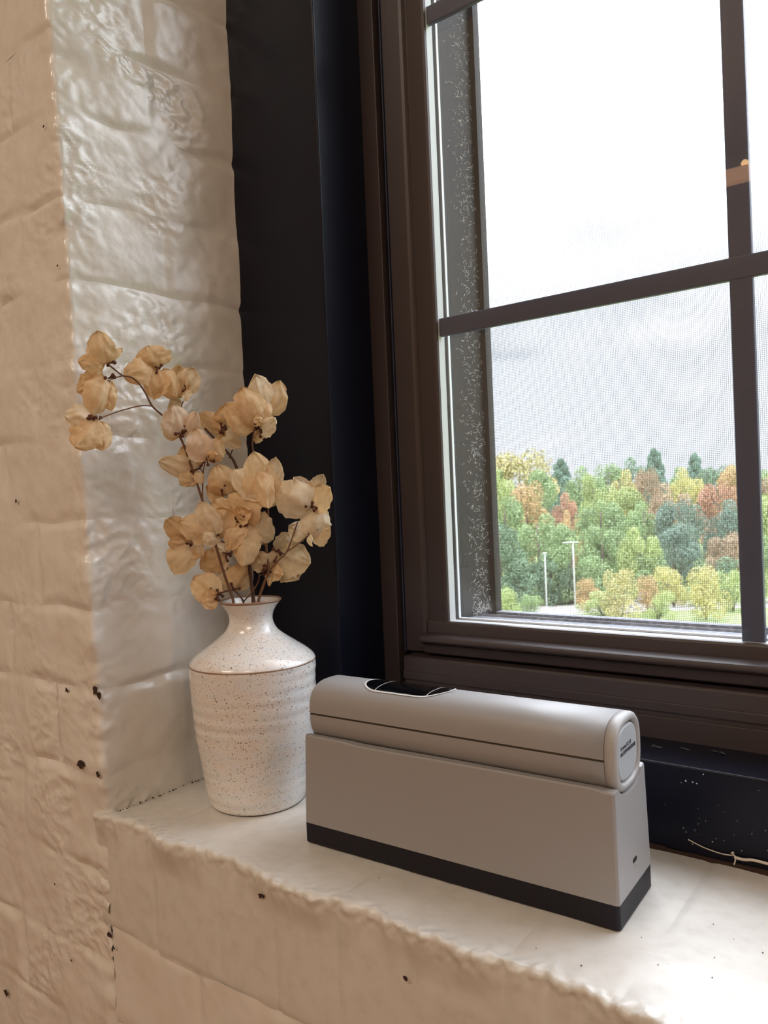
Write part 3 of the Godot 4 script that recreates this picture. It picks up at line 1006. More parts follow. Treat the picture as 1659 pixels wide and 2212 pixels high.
func crown(sd: int, kind: int) -> ArrayMesh:
	# a unit crown of leaf sprays: height 1, width 1, foot at the origin
	var rng := RandomNumberGenerator.new()
	rng.seed = sd * 97
	var lobes := []
	if kind == 0:
		for k in 24:
			var a := rng.randf() * TAU
			var hgt := rng.randf()
			var rad := (0.12 + sqrt(1.0 - pow(hgt * 2.0 - 1.0, 2.0)) * 0.22)
			lobes.append([Vector3(cos(a) * rad, 0.07 + hgt * 0.79, sin(a) * rad), rng.randf_range(0.13, 0.2), 0.8])
	elif kind == 1:
		for k in 26:
			var f := float(k) / 25.0
			var a := k * 2.4
			var rad := (1.0 - f) * 0.27 + 0.07
			lobes.append([Vector3(cos(a) * rad, 0.2 + f * 0.72, sin(a) * rad), 0.16 * (1.0 - f) + 0.085, 0.5])
	else:
		for k in 13:
			var a := rng.randf() * TAU
			var rad := rng.randf_range(0.05, 0.36)
			lobes.append([Vector3(cos(a) * rad, rng.randf_range(0.14, 0.78), sin(a) * rad), rng.randf_range(0.15, 0.22), 0.9])
	var st := stool()
	st.set_smooth_group(-1)
	var each := 360
	for lobe in lobes:
		var tone := rng.randf_range(0.72, 1.12)
		for q in each:
			var d := Vector3(rng.randfn(), rng.randfn(), rng.randfn()).normalized()
			var p: Vector3 = lobe[0] + Vector3(d.x, d.y * lobe[2], d.z) * lobe[1] * rng.randf_range(0.72, 1.06)
			p.y = clampf(p.y, 0.04, 1.0)
			var n := (d + Vector3(rng.randfn(), rng.randfn(), rng.randfn()) * 0.55).normalized()
			var a := n.cross(Vector3(rng.randfn(), rng.randfn(), rng.randfn())).normalized()
			var b := n.cross(a)
			var size := rng.randf_range(0.010, 0.023)
			var v := clampf(tone * rng.randf_range(0.75, 1.2), 0.0, 1.25)
			st.set_color(Color(v, v, v * rng.randf_range(0.9, 1.05)))
			quad(st, p - a * size, p - b * size * 0.6, p + a * size, p + b * size * 0.6)
	st.generate_normals()
	st.index()
	return st.commit()


# ---------------------------------------------------------------- the device on the sill
func super_point(a: float, hw: float, hh: float, n := 2.8) -> Vector2:
	# (z, y) on a rounded-square outline
	return Vector2(signf(cos(a)) * pow(absf(cos(a)), 2.0 / n) * hw, signf(sin(a)) * pow(absf(sin(a)), 2.0 / n) * hh)


func shell(st: SurfaceTool, stations: Array, a0: float, a1: float, seg: int) -> void:
	# rings of a rounded square about the axis y = 0.12, each station [x, half width, half height]
	st.set_smooth_group(0)
	for i in stations.size() - 1:
		for k in seg:
			var q := []
			for e in [[i, k], [i + 1, k], [i + 1, k + 1], [i, k + 1]]:
				var s: Array = stations[e[0]]
				var p := super_point(lerpf(a0, a1, float(e[1]) / seg), s[1], s[2])
				q.append(Vector3(s[0], 0.12 + p.y, p.x))
			quad(st, q[3], q[2], q[1], q[0])


func disc_cap(st: SurfaceTool, x: float, hw: float, hh: float, to_right: bool, seg := 48) -> void:
	st.set_smooth_group(1)
	for k in seg:
		var p := super_point(TAU * k / seg, hw, hh)
		var q := super_point(TAU * (k + 1) / seg, hw, hh)
		var a := Vector3(x, 0.12 + p.y, p.x)
		var b := Vector3(x, 0.12 + q.y, q.x)
		if to_right:
			tri(st, Vector3(x, 0.12, 0), b, a)
		else:
			tri(st, Vector3(x, 0.12, 0), a, b)


func build_device() -> void:
	var t := thing("charging_stand", "light grey wedge shaped charging stand with a dark base strip, cradling the tube", "charging stand", Vector3(-0.35733, 0.0, -0.56983))
	t.rotation.y = 0.0323
	var lift := 0.0006
	# dark base strip with rounded upright corners
	var foot := rounded([Vector2(-0.15, -0.0397), Vector2(0.15, -0.0397), Vector2(0.15, 0.0397), Vector2(-0.15, 0.0397)], [0.0035, 0.0035, 0.0035, 0.0035], 6)
	part("base_strip", upright(foot, lift, 0.0181), M.base, t)
	# stand body: a tapering block with a cradle scooped along its top
	var st := stool()
	var stations := []
	for x in [-0.1499, -0.1494, -0.148, -0.14, -0.118, -0.108, -0.098, -0.088, -0.078, -0.06, 0.0, 0.07, 0.135, 0.1405, 0.148, 0.1494, 0.1499]:
		var inset := 0.0
		if absf(x) > 0.1475:
			inset = 0.0018 * pow((absf(x) - 0.1475) / 0.0024, 2.0)
		var dip := 0.0016 * (smoothstep(-0.112, -0.086, x) - 0.55 * smoothstep(-0.07, 0.02, x))
		var front := 0.1008 - dip + 0.0006 * smoothstep(-0.05, 0.14, x)
		if x > 0.1385:
			front -= 0.0012
		var ring := []
		var f0 := 0.0395 - inset
		var f1 := 0.0366 - inset
		ring.append(Vector2(-f0, 0.0184))
		ring.append(Vector2(f0, 0.0184))
		ring.append(Vector2(f1 + 0.0002, front - 0.0012))
		ring.append(Vector2(f1 - 0.0010, front))
		var n := 22
		for k in n + 1:
			var a := lerpf(-0.62, -PI + 0.62, float(k) / n)
			var p := super_point(a, 0.0322, 0.0297)
			ring.append(Vector2(p.x, minf(0.12 + p.y, front)))
		ring.append(Vector2(-f1 + 0.0012, 0.1008))
		ring.append(Vector2(-f1 - 0.0002, 0.0996))
		stations.append([x, ring])
	st.set_smooth_group(-1)
	for i in stations.size() - 1:
		var ra: Array = stations[i][1]
		var rb: Array = stations[i + 1][1]
		var xa: float = stations[i][0] - signf(stations[i][0]) * 0.0
		var xb: float = stations[i + 1][0]
		for k in ra.size():
			var l: int = (k + 1) % ra.size()
			# the ends lean in a little towards the top
			quad(st, lean(xa, ra[k]), lean(xa, ra[l]), lean(xb, rb[l]), lean(xb, rb[k]))
	for e in [0, stations.size() - 1]:
		var poly := PackedVector2Array(stations[e][1])
		var idx := Geometry2D.triangulate_polygon(poly)
		for k in range(0, idx.size(), 3):
			var a := poly[idx[k]]
			var b := poly[idx[k + 1]]
			var c := poly[idx[k + 2]]
			if ((b - a).cross(c - a) > 0.0) == (e == 0):
				tri(st, lean(stations[e][0], a), lean(stations[e][0], b), lean(stations[e][0], c))
			else:
				tri(st, lean(stations[e][0], a), lean(stations[e][0], c), lean(stations[e][0], b))
	var body := part("stand_body", done(st), M.plastic, t)
	# charging socket on the right end
	var slot := stool()
	var ov := PackedVector2Array()
	for k in 20:
		var a := TAU * k / 20
		ov.append(Vector2(signf(cos(a)) * 0.0030 + cos(a) * 0.0016, sin(a) * 0.0017))
	extrude(slot, ov, func(p): return Vector3(0.1482, 0.0372 + p.y, 0.0002 - p.x), func(p): return Vector3(0.14985, 0.0372 + p.y, 0.0002 - p.x))
	part("charging_socket", done(slot), M.port, body, "black charging socket")
	var icon := TextMesh.new()
	icon.text = "Y"
	icon.font = sans("Droid Sans")
	icon.font_size = 10
	icon.pixel_size = 0.00026
	icon.depth = 0.0001
	var io := part("socket_symbol", icon, M.faint, body, "faint grey symbol under the socket")
	io.transform = Transform3D(Basis(Vector3.UP, PI / 2), Vector3(0.14985, 0.0320, -0.0002))
	# the tube that lies in the cradle: upper and lower shells, end cap
	t = thing("portable_device", "long light grey tube shaped device with a black glossy panel, lying in its stand", "device", Vector3(-0.35733, 0.0, -0.56983))
	t.rotation.y = 0.0323
	var hw := 0.0310
	var hh := 0.0285
	var seam := 0.007
	var run := [[-0.1475, hw - 0.0035, hh - 0.0035], [-0.1470, hw - 0.0018, hh - 0.0018], [-0.1455, hw - 0.0005, hh - 0.0005], [-0.1435, hw, hh], [-0.09, hw, hh], [0.0, hw, hh], [0.07, hw, hh], [0.1392, hw, hh], [0.1393, hw - 0.0008, hh - 0.0008]]
	st = stool()
	shell(st, run, seam, PI - seam, 40)
	st.set_smooth_group(2)
	part("upper_shell", done(st), M.plastic, t)
	st = stool()
	shell(st, run, PI + seam, TAU - seam, 40)
	part("lower_shell", done(st), M.plastic, t)
	st = stool()
	shell(st, [[-0.147, hw - 0.0035, hh - 0.0035], [-0.1455, hw - 0.0012, hh - 0.0012], [0.1405, hw - 0.0009, hh - 0.0009]], 0.0, TAU, 64)
	disc_cap(st, -0.1474, hw - 0.0035, hh - 0.0035, false)
	part("seam_line", done(st), M.seam, t, "thin dark seam around the tube")
	st = stool()
	shell(st, [[0.1396, hw - 0.0008, hh - 0.0008], [0.1398, hw, hh], [0.1445, hw, hh], [0.1466, hw - 0.0006, hh - 0.0006], [0.1480, hw - 0.0022, hh - 0.0022], [0.1484, hw - 0.0040, hh - 0.0040], [0.1480, hw - 0.0056, hh - 0.0054], [0.1468, hw - 0.0064, hh - 0.0062], [0.1430, hw - 0.0068, hh - 0.0066]], 0.0, TAU, 64)
	disc_cap(st, 0.1430, hw - 0.0068, hh - 0.0066, true)
	var cap := part("end_cap", done(st), M.plastic_cap, t)
	st = stool()
	shell(st, [[0.1430, hw - 0.0080, hh - 0.0080], [0.1462, hw - 0.0080, hh - 0.0080], [0.1470, hw - 0.0086, hh - 0.0086], [0.1473, hw - 0.0094, hh - 0.0094]], 0.0, TAU, 64)
	disc_cap(st, 0.1473, hw - 0.0094, hh - 0.0094, true)
	part("end_disc", done(st), M.disc, cap, "smooth grey end disc with two printed lines")
	var lines := [["Comma/SCE III", 0.1256, 0.00044], ["BACKUPPOWERBANK", 0.1212, 0.00044]]
	for l in lines:
		var tm := TextMesh.new()
		tm.text = l[0]
		tm.font = sans("Droid Sans")
		tm.font_size = 8
		tm.pixel_size = l[2]
		tm.depth = 0.0001
		tm.horizontal_alignment = HORIZONTAL_ALIGNMENT_LEFT
		var o := part("lettering", tm, M.ink, cap)
		o.transform = Transform3D(Basis(Vector3.UP, PI / 2), Vector3(0.14738, l[1], 0.0172))
	# glossy black control panel let into the top, a long oval that follows the curve
	var c0 := -0.0755
	var c1 := -0.0310
	var pr := 0.0230
	var rim := []
	for k in 25:
		var a := PI / 2 + PI * k / 24.0
		rim.append(Vector2(c0 + cos(a) * pr, sin(a) * pr))
	for k in 25:
		var a := -PI / 2 + PI * k / 24.0
		rim.append(Vector2(c1 + cos(a) * pr, sin(a) * pr))
	part("control_panel", oval_plate(rim, 0.0, 1.0, 0.0004), M.panel, t, "glossy black panel with fine white lines")
	var panel: Node3D = t.get_node("control_panel")
	part("panel_rim", oval_plate(rim, 0.955, 1.03, 0.00055), M.panel_line, panel)
	for x in [-0.0772, -0.0226]:
		st = stool()
		st.set_smooth_group(-1)
		for k in 12:
			var z0 := lerpf(-pr, pr, k / 12.0) * 0.95 - 0.004
			var z1 := lerpf(-pr, pr, (k + 1) / 12.0) * 0.95 - 0.004
			quad(st, on_tube(x - 0.0003, z1, 0.0006), on_tube(x + 0.0003, z1, 0.0006), on_tube(x + 0.0003, z0, 0.0006), on_tube(x - 0.0003, z0, 0.0006))
		part("panel_line", done(st), M.panel_line, panel)


func lean(x: float, p: Vector2) -> Vector3:
	var k := 1.0 - 0.010 * clampf((p.y - 0.0184) / 0.082, 0.0, 1.2)
	return Vector3(x * k, p.y, p.x)


func on_tube(x: float, z: float, up: float) -> Vector3:
	return Vector3(x, 0.12 + 0.0285 * pow(1.0 - pow(absf(z) / 0.0310, 2.8), 1.0 / 2.8) + up, z)


func oval_plate(rim: Array, inner: float, outer: float, up: float) -> ArrayMesh:
	var st := stool()
	st.set_smooth_group(0)
	var bands := 8 if inner < 0.01 else 1
	for b in bands:
		for k in rim.size():
			var p: Vector2 = rim[k]
			var q: Vector2 = rim[(k + 1) % rim.size()]
			var c := []
			for e in [[p, b], [q, b], [q, b + 1], [p, b + 1]]:
				var f := lerpf(inner, outer, float(e[1]) / bands)
				# scale about the oval's spine
				var spine := Vector2(clampf(e[0].x, -0.0755, -0.0310), 0.0)
				var r: Vector2 = spine + (e[0] - spine) * f
				c.append(on_tube(r.x, -r.y - 0.0040, up))
			quad(st, c[0], c[3], c[2], c[1])
	return done(st)


func sans(called: String) -> SystemFont:
	var f := SystemFont.new()
	f.font_names = PackedStringArray([called])
	f.font_weight = 700
	return f


# ---------------------------------------------------------------- vase
func build_vase() -> void:
	var t := thing("vase", "speckled cream stoneware vase with angular shoulder and narrow flared neck holding dried flowers", "vase", Vector3(-0.624, 0.0004, -0.578))
	var prof := [Vector2(0.0490, 0.0), Vector2(0.0505, 0.0006), Vector2(0.0522, 0.0035), Vector2(0.0552, 0.0145), Vector2(0.0574, 0.030), Vector2(0.0595, 0.0448), Vector2(0.0632, 0.069), Vector2(0.0657, 0.094), Vector2(0.0672, 0.119), Vector2(0.0679, 0.140), Vector2(0.0681, 0.1492), Vector2(0.0674, 0.1524), Vector2(0.0650, 0.1556), Vector2(0.0587, 0.1612), Vector2(0.0480, 0.1685), Vector2(0.0380, 0.1755), Vector2(0.0290, 0.1830), Vector2(0.0245, 0.1905), Vector2(0.0232, 0.1970), Vector2(0.0246, 0.2035), Vector2(0.0285, 0.2100), Vector2(0.0330, 0.2150)]
	var body := lathe(prof, 96, 150, 1.0)
	part("body", body, M.glaze, t)
	var lip := [Vector2(0.0328, 0.2146), Vector2(0.0337, 0.2156), Vector2(0.0339, 0.2168), Vector2(0.0331, 0.2176), Vector2(0.0318, 0.2172), Vector2(0.0312, 0.2160)]
	part("rim", lathe(lip, 72, 10, 0.4), M.iron, t, "brown unglazed rim")
	var inside := [Vector2(0.0313, 0.2162), Vector2(0.0262, 0.2100), Vector2(0.0215, 0.2035), Vector2(0.0198, 0.1970), Vector2(0.0215, 0.1890), Vector2(0.030, 0.176), Vector2(0.058, 0.156), Vector2(0.060, 0.100), Vector2(0.050, 0.006), Vector2(0.0, 0.005)]
	part("inner_wall", lathe(inside, 60, 40, 0.0), M.glaze, t)
	var edge := [Vector2(0.0677, 0.1496), Vector2(0.06835, 0.1503), Vector2(0.0682, 0.1512), Vector2(0.0675, 0.1518)]
	part("shoulder_edge", lathe(edge, 96, 6, 0.6), M.iron, t, "brown line where the glaze breaks at the shoulder")
	var foot := [Vector2(0.0, 0.0), Vector2(0.0488, 0.0), Vector2(0.0506, 0.0004), Vector2(0.0520, 0.0022)]
	part("foot_ring", lathe(foot, 72, 6, 0.0), M.foot, t)


func lathe(prof: Array, around: int, along: int, ripple: float) -> ArrayMesh:
	var pts := []
	for p in prof:
		pts.append(Vector3(p.x, p.y, 0))
	var c := curve(pts, 8)
	var lens := [0.0]
	for i in c.size() - 1:
		lens.append(lens[i] + c[i].distance_to(c[i + 1]))
	var total: float = lens[lens.size() - 1]
	var f := func(u: float, v: float) -> Vector3:
		var d := v * total
		var i := 0
		while i < lens.size() - 2 and lens[i + 1] < d:
			i += 1
		var p: Vector3 = c[i].lerp(c[i + 1], (d - lens[i]) / maxf(1e-6, lens[i + 1] - lens[i]))
		var a := -TAU * u
		var wave := 0.0
		if ripple > 0.5 and p.y < 0.148:
			var tilt := p.y + 0.0012 * sin(a + 1.0)
			wave = 0.00024 * sin(tilt * 540.0) * (0.5 + 0.5 * sin(tilt * 71.0 + a)) + 0.0004 * noise_b.get_noise_3d(cos(a) * 0.6, tilt * 90.0, sin(a) * 0.6)
			wave -= 0.0011 * exp(-pow((tilt - 0.059) / 0.0012, 2.0)) * smoothstep(-0.2, 0.8, cos(a + 2.6))
		elif ripple > 0.0:
			wave = 0.0003 * ripple * noise_b.get_noise_3d(cos(a) * 2.0, p.y * 60.0, sin(a) * 2.0)
		var r := p.x + wave
		return Vector3(cos(a) * r, p.y, sin(a) * r)
	# a runs clockwise seen from above, so that faces look outward
	var g := func(u: float, v: float) -> Vector3: return f.call(u, v)
	return grid_mesh(around, along, g, true)


# ---------------------------------------------------------------- dried flowers
func fdepth(u: float, off: float) -> float:
	# sprays that arch to the left also come forward, clear of the brick reveal
	return 0.838 - off - maxf(0.0, (395.0 - u) / 250.0) * 0.085


func fp(u: float, v: float, off := 0.0) -> Vector3:
	return at(u, v, fdepth(u, off))


func bract(base: Vector3, tip: Vector3, wide: float, rng: RandomNumberGenerator, spin: float) -> ArrayMesh:
	# one papery bract: a pointed oval, cupped and crumpled
	var axis := tip - base
	var long := axis.length()
	axis = axis.normalized()
	var view := (CAM - base).normalized()
	var side := axis.cross(view).normalized().rotated(axis, spin)
	var n := side.cross(axis).normalized()
	var cup := rng.randf_range(0.05, 0.26) * wide
	var fold := rng.randf_range(-0.10, 0.16) * wide
	var arch := rng.randf_range(0.04, 0.22) * long
	var flare := rng.randf_range(-0.0015, 0.0045)
	var waves := rng.randf_range(5.0, 11.0)
	var ph := rng.randf() * 50.0
	var fat := rng.randf_range(0.62, 0.85)
	var f := func(u: float, v: float) -> Vector3:
		var s := u * 2.0 - 1.0
		var w := pow(maxf(0.0, sin(PI * pow(v, fat))), 0.52)
		if v > 0.88:
			w *= 1.0 - 0.30 * (v - 0.88) / 0.12
		var edge := 1.0 + 0.13 * noise_b.get_noise_2d(v * 5.0 + ph, signf(s) * 5.0) + 0.05 * noise_c.get_noise_2d(v * 16.0 + ph, signf(s) * 5.0)
		var across := s * wide * 0.5 * w * edge
		var out := arch * sin(PI * minf(1.0, v * 1.08)) - cup * s * s * w - fold * absf(s) * w
		out += 0.0016 * noise_b.get_noise_3d(s * 1.8 + ph, v * 2.2, ph) + 0.0007 * noise_c.get_noise_3d(s * 5.0, v * 5.0 + ph, 2.0)
		out += pow(absf(s), 4.0) * (flare + 0.0013 * sin(v * waves + ph + signf(s)))
		out += 0.0005 * exp(-s * s * 90.0)
		return base + axis * (long * v) + side * across + n * out
	return grid_mesh(16, 16, f)


func blossom(parent: Node3D, bu: float, bv: float, off: float, tone: String, bracts: Array, rng: RandomNumberGenerator, stamens := 4) -> void:
	var b := Node3D.new()
	b.name = "blossom"
	parent.add_child(b, true)
	for e in bracts:
		var o: float = off + (e[5] if e.size() > 5 else 0.0)
		var base := fp(e[0], e[1], o)
		var tip := fp(e[2], e[3], o + rng.randf_range(-0.008, 0.012))
		var wide: float = e[4] / FOCAL * fdepth(e[0], o)
		part("bract", bract(base, tip, wide, rng, rng.randf_range(-0.45, 0.45)), M[e[6] if e.size() > 6 else tone], b)
	if stamens > 0:
		var st := stool()
		for k in stamens:
			var p := fp(bu + rng.randf_range(-5, 5), bv + rng.randf_range(-5, 5), off + 0.004)
			var d := Vector3(rng.randfn(), rng.randfn(), rng.randfn()).normalized() * 0.0070
			tube(st, [p, p + d * 0.6, p + d, p + d * 1.15], [0.0008, 0.0010, 0.0021, 0.0006], 6)
		part("stamens", done(st), M.stamen, b)


func stem(parent: Node3D, px: Array, off: float, r0: float, r1: float, m: Material, called := "stem") -> void:
	var pts := []
	for p in px:
		pts.append(fp(p[0], p[1], off + (p[2] if p.size() > 2 else 0.0)))
	var c := curve(pts, 5)
	var radii := []
	for i in c.size():
		var f := float(i) / (c.size() - 1)
		radii.append(lerpf(r0, r1, f) * (1.0 + 0.16 * noise_b.get_noise_2d(i * 1.7, r0 * 9000.0)))
	var st := stool()
	tube(st, c, radii, 8)
	part(called, done(st), m, parent)


func build_sprigs() -> void:
	var rng := RandomNumberGenerator.new()
	rng.seed = 64
	var g := "dried flower sprigs in the vase"
	# the long sprig that arches to the left
	var a := thing("dried_flower_sprig", "dried papery flower sprig whose long stem arches left in front of the brick reveal", "flowers", Vector3.ZERO, g)
	stem(a, [[506, 1318, 0.002], [502, 1291], [483, 1236, 0.006], [465, 1175, 0.006], [446, 1120], [437, 1080], [418, 1022], [398, 964], [378, 925], [355, 901], [329, 877], [315, 850], [299, 827], [284, 815], [265, 811], [250, 800], [235, 788]], 0.004, 0.0016, 0.0008, M.stem)
	stem(a, [[329, 877], [310, 876], [291, 879], [255, 889], [215, 904]], 0.004, 0.0008, 0.0006, M.stem, "twig")
	stem(a, [[266, 812], [252, 815], [236, 822]], 0.004, 0.0007, 0.0006, M.stem, "twig")
	stem(a, [[437, 1080], [438, 1040], [439, 1018], [444, 994]], 0.004, 0.0008, 0.0006, M.stem, "twig")
	stem(a, [[439, 1022], [433, 1014], [422, 1016]], 0.004, 0.0006, 0.0005, M.stem_dark, "twig")
	stem(a, [[398, 964], [392, 952], [388, 940]], 0.004, 0.0009, 0.0007, M.stem_dark, "twig")
	stem(a, [[299, 827], [322, 818], [336, 802]], -0.006, 0.0006, 0.0005, M.stem, "twig")
	stem(a, [[355, 901, -0.004], [385, 886, -0.006], [396, 866, -0.006]], 0.0, 0.0006, 0.0005, M.stem_dark, "twig")
	blossom(a, 232, 780, 0.004, "amber", [[230, 786, 209, 714, 64, 0.006, "straw"], [226, 788, 170, 782, 48], [236, 772, 264, 753, 20, 0.0, "straw"]], rng, 8)
	blossom(a, 229, 820, 0.004, "straw", [[226, 816, 201, 896, 66, 0.006], [232, 822, 240, 888, 40, 0.0, "straw"], [224, 812, 166, 848, 56, -0.006, "amber"]], rng, 4)
	blossom(a, 207, 908, 0.004, "straw", [[210, 906, 138, 897, 62, -0.002, "pale"], [212, 906, 162, 966, 78, 0.006, "amber"], [214, 910, 222, 974, 46, 0.0, "straw"]], rng, 7)
	blossom(a, 338, 797, -0.008, "amber", [[337, 796, 316, 747, 84, 0.002], [338, 798, 267, 812, 64, -0.002], [343, 797, 332, 864, 58, 0.004]], rng, 5)
	blossom(a, 398, 845, -0.004, "straw", [[384, 858, 352, 796, 62, 0.004, "amber"], [390, 860, 388, 788, 54, -0.003], [402, 848, 418, 792, 52, 0.0, "pale"], [404, 842, 404, 866, 22, 0.006, "pale"], [388, 862, 362, 886, 32, -0.008, "grey"]], rng, 3)
	blossom(a, 392, 938, 0.006, "rose", [[392, 944, 372, 876, 70, 0.002], [398, 944, 424, 890, 46, -0.002, "rose"], [388, 944, 352, 908, 46, -0.004, "straw"]], rng, 8)
	blossom(a, 444, 992, 0.008, "amber", [[444, 996, 420, 924, 60, 0.002, "rose"], [447, 996, 474, 946, 56, 0.0], [450, 992, 470, 980, 26, 0.004]], rng, 6)
	blossom(a, 421, 1016, -0.004, "straw", [[424, 1014, 342, 996, 50, -0.004, "pale"], [424, 1018, 388, 1048, 46, 0.002], [424, 1010, 394, 962, 52, -0.006, "amber"], [424, 1018, 434, 1046, 26, 0.003]], rng, 3)
	blossom(a, 462, 1155, 0.014, "pale", [[463, 1156, 386, 1126, 64, -0.004, "straw"], [461, 1160, 434, 1082, 62, 0.004], [465, 1156, 494, 1096, 72, 0.0, "straw"], [464, 1150, 446, 1180, 40, 0.006]], rng, 4)
	# the sprig in the middle, behind
	var b := thing("dried_flower_sprig", "dried papery flower sprig in the middle of the vase leaning back towards the reveal", "flowers", Vector3.ZERO, g)
	stem(b, [[548, 1318, -0.004], [547, 1291, -0.006], [539, 1222, -0.008], [530, 1120, -0.010], [511, 1009, -0.012], [476, 962, -0.012], [442, 925, -0.012]], 0.0, 0.0024, 0.0013, M.stem_dark)
	stem(b, [[495, 990, -0.012], [502, 972, -0.012], [508, 958, -0.012]], 0.0, 0.0007, 0.0005, M.stem_dark, "twig")
	stem(b, [[470, 955, -0.012], [478, 945, -0.014], [484, 930, -0.014]], 0.0, 0.0008, 0.0006, M.stem_dark, "twig")
	stem(b, [[539, 1222, -0.008], [502, 1180, -0.012], [440, 1160, -0.014], [414, 1172, -0.012]], 0.0, 0.0009, 0.0006, M.stem_dark, "twig")
	stem(b, [[534, 1160, -0.008], [516, 1140, -0.006], [496, 1072, 0.0]], 0.0, 0.0009, 0.0006, M.stem_dark, "twig")
	blossom(b, 479, 928, -0.016, "amber", [[478, 932, 424, 896, 54], [478, 926, 490, 874, 46, -0.003], [480, 930, 494, 962, 36, 0.004], [488, 928, 518, 968, 44, 0.0, "grey"]], rng, 6)
	blossom(b, 484, 1066, 0.0, "amber", [[490, 1070, 468, 1002, 64, 0.002], [488, 1070, 446, 1050, 48], [495, 1068, 524, 1014, 66, -0.003, "straw"]], rng, 5)
	blossom(b, 524, 1122, 0.010, "amber", [[516, 1124, 552, 1066, 84, -0.002], [506, 1124, 462, 1078, 62, 0.002], [517, 1120, 544, 1100, 44, 0.005]], rng, 7)
	blossom(b, 418, 1162, -0.016, "amber", [[422, 1164, 356, 1122, 62]], rng, 4)
	blossom(b, 412, 1176, -0.010, "amber", [[408, 1168, 376, 1242, 68, 0.002, "straw"], [412, 1172, 362, 1172, 44, -0.002], [412, 1176, 434, 1206, 44, 0.0]], rng, 3)
	blossom(b, 486, 1196, -0.018, "amber", [[490, 1196, 432, 1228, 58], [490, 1196, 456, 1178, 44, -0.003]], rng, 5)
	# the sprig on the right, in front
	var c := thing("dried_flower_sprig", "dried papery flower sprig on the right that stands out against the black board", "flowers", Vector3.ZERO, g)
	stem(c, [[556, 1318], [560, 1291], [570, 1262], [580, 1234], [578, 1205], [575.6, 1183], [577, 1140], [578.7, 1097], [566, 1030, -0.006], [546, 969, -0.008], [550, 925, -0.004]], 0.006, 0.0017, 0.0008, M.stem)
	stem(c, [[580, 1234], [598, 1214], [618.7, 1193], [630, 1165], [643, 1127]], 0.006, 0.0012, 0.0007, M.stem, "twig")
	stem(c, [[619, 1192], [640, 1178], [663, 1159]], 0.006, 0.0008, 0.0006, M.stem, "twig")
	stem(c, [[576, 1183], [555, 1155], [531, 1124]], 0.006, 0.0009, 0.0006, M.stem, "twig")
	stem(c, [[614, 1197], [606, 1192], [600, 1186]], 0.006, 0.0007, 0.0005, M.stem_dark, "twig")
	blossom(c, 556, 922, -0.002, "straw", [[554, 922, 522, 836, 82, 0.004, "amber"], [550, 930, 484, 872, 66, 0.0, "amber"], [556, 920, 576, 858, 50, 0.002], [546, 906, 566, 914, 26, 0.010, "straw"]], rng, 5)
	blossom(c, 566, 930, -0.010, "pale", [[580, 902, 552, 808, 62, 0.0], [584, 898, 606, 822, 56, 0.0, "straw"], [562, 938, 596, 902, 44, 0.004], [560, 928, 552, 958, 26, 0.004, "straw"]], rng, 6)
	blossom(c, 576, 1090, 0.012, "pale", [[576, 1096, 548, 974, 80, 0.0, "straw"], [570, 1078, 502, 1014, 62, 0.004], [580, 1096, 596, 986, 52, -0.004], [556, 1020, 580, 1098, 56, 0.008, "straw"]], rng, 0)
	blossom(c, 672, 1094, 0.010, "pale", [[670, 1100, 592, 1050, 90, 0.004], [670, 1092, 634, 1030, 62, -0.002, "rose"], [672, 1096, 714, 1052, 72, 0.0, "straw"], [676, 1064, 698, 1024, 34, -0.006, "grey"]], rng, 5)
	blossom(c, 668, 1148, 0.008, "straw", [[666, 1154, 624, 1136, 54, -0.004, "pale"], [668, 1154, 714, 1140, 62, -0.002], [670, 1160, 696, 1092, 70, 0.002, "pale"], [668, 1156, 674, 1180, 14, 0.005, "pale"]], rng, 4)
	blossom(c, 528, 1126, 0.012, "straw", [[528, 1128, 524, 1224, 70, 0.004], [532, 1128, 590, 1166, 84, -0.002, "grey"], [524, 1126, 496, 1190, 52, 0.0]], rng, 5)
	blossom(c, 602, 1196, -0.006, "grey", [[602, 1204, 672, 1216, 84], [604, 1214, 646, 1252, 62, -0.003], [598, 1190, 628, 1152, 52, -0.006]], rng, 4)
	# the short one at the lip of the vase
	var d := thing("dried_flower_sprig", "short dried papery flower sprig hanging just above the vase rim", "flowers", Vector3.ZERO, g)
	stem(d, [[528, 1318, -0.004], [524, 1296, 0.0], [506, 1276, 0.0], [488, 1277, 0.002], [472, 1284, 0.004]], 0.0, 0.0011, 0.0007, M.stem_dark)
	stem(d, [[526, 1300, -0.004], [552, 1268, 0.0], [560, 1242, 0.002], [548, 1205, 0.002]], 0.0, 0.0008, 0.0005, M.stem, "twig")
	stem(d, [[560, 1244, 0.002], [574, 1238, 0.002], [584, 1228, 0.002]], 0.0, 0.0006, 0.0005, M.stem, "twig")
	blossom(d, 469, 1284, 0.008, "amber", [[472, 1290, 418, 1246, 72, 0.0], [470, 1292, 432, 1300, 46, 0.003]], rng, 7)
	blossom(d, 504, 1272, -0.012, "amber", [[506, 1278, 530, 1214, 62], [504, 1278, 484, 1220, 54, -0.003, "grey"]], rng, 4)
	blossom(d, 580, 1230, 0.0, "straw", [[584, 1228, 604, 1188, 40, 0.0, "amber"], [580, 1226, 546, 1196, 48, 0.002, "grey"], [588, 1232, 612, 1242, 40, 0.002], [576, 1236, 583, 1266, 14, 0.0]], rng, 5)


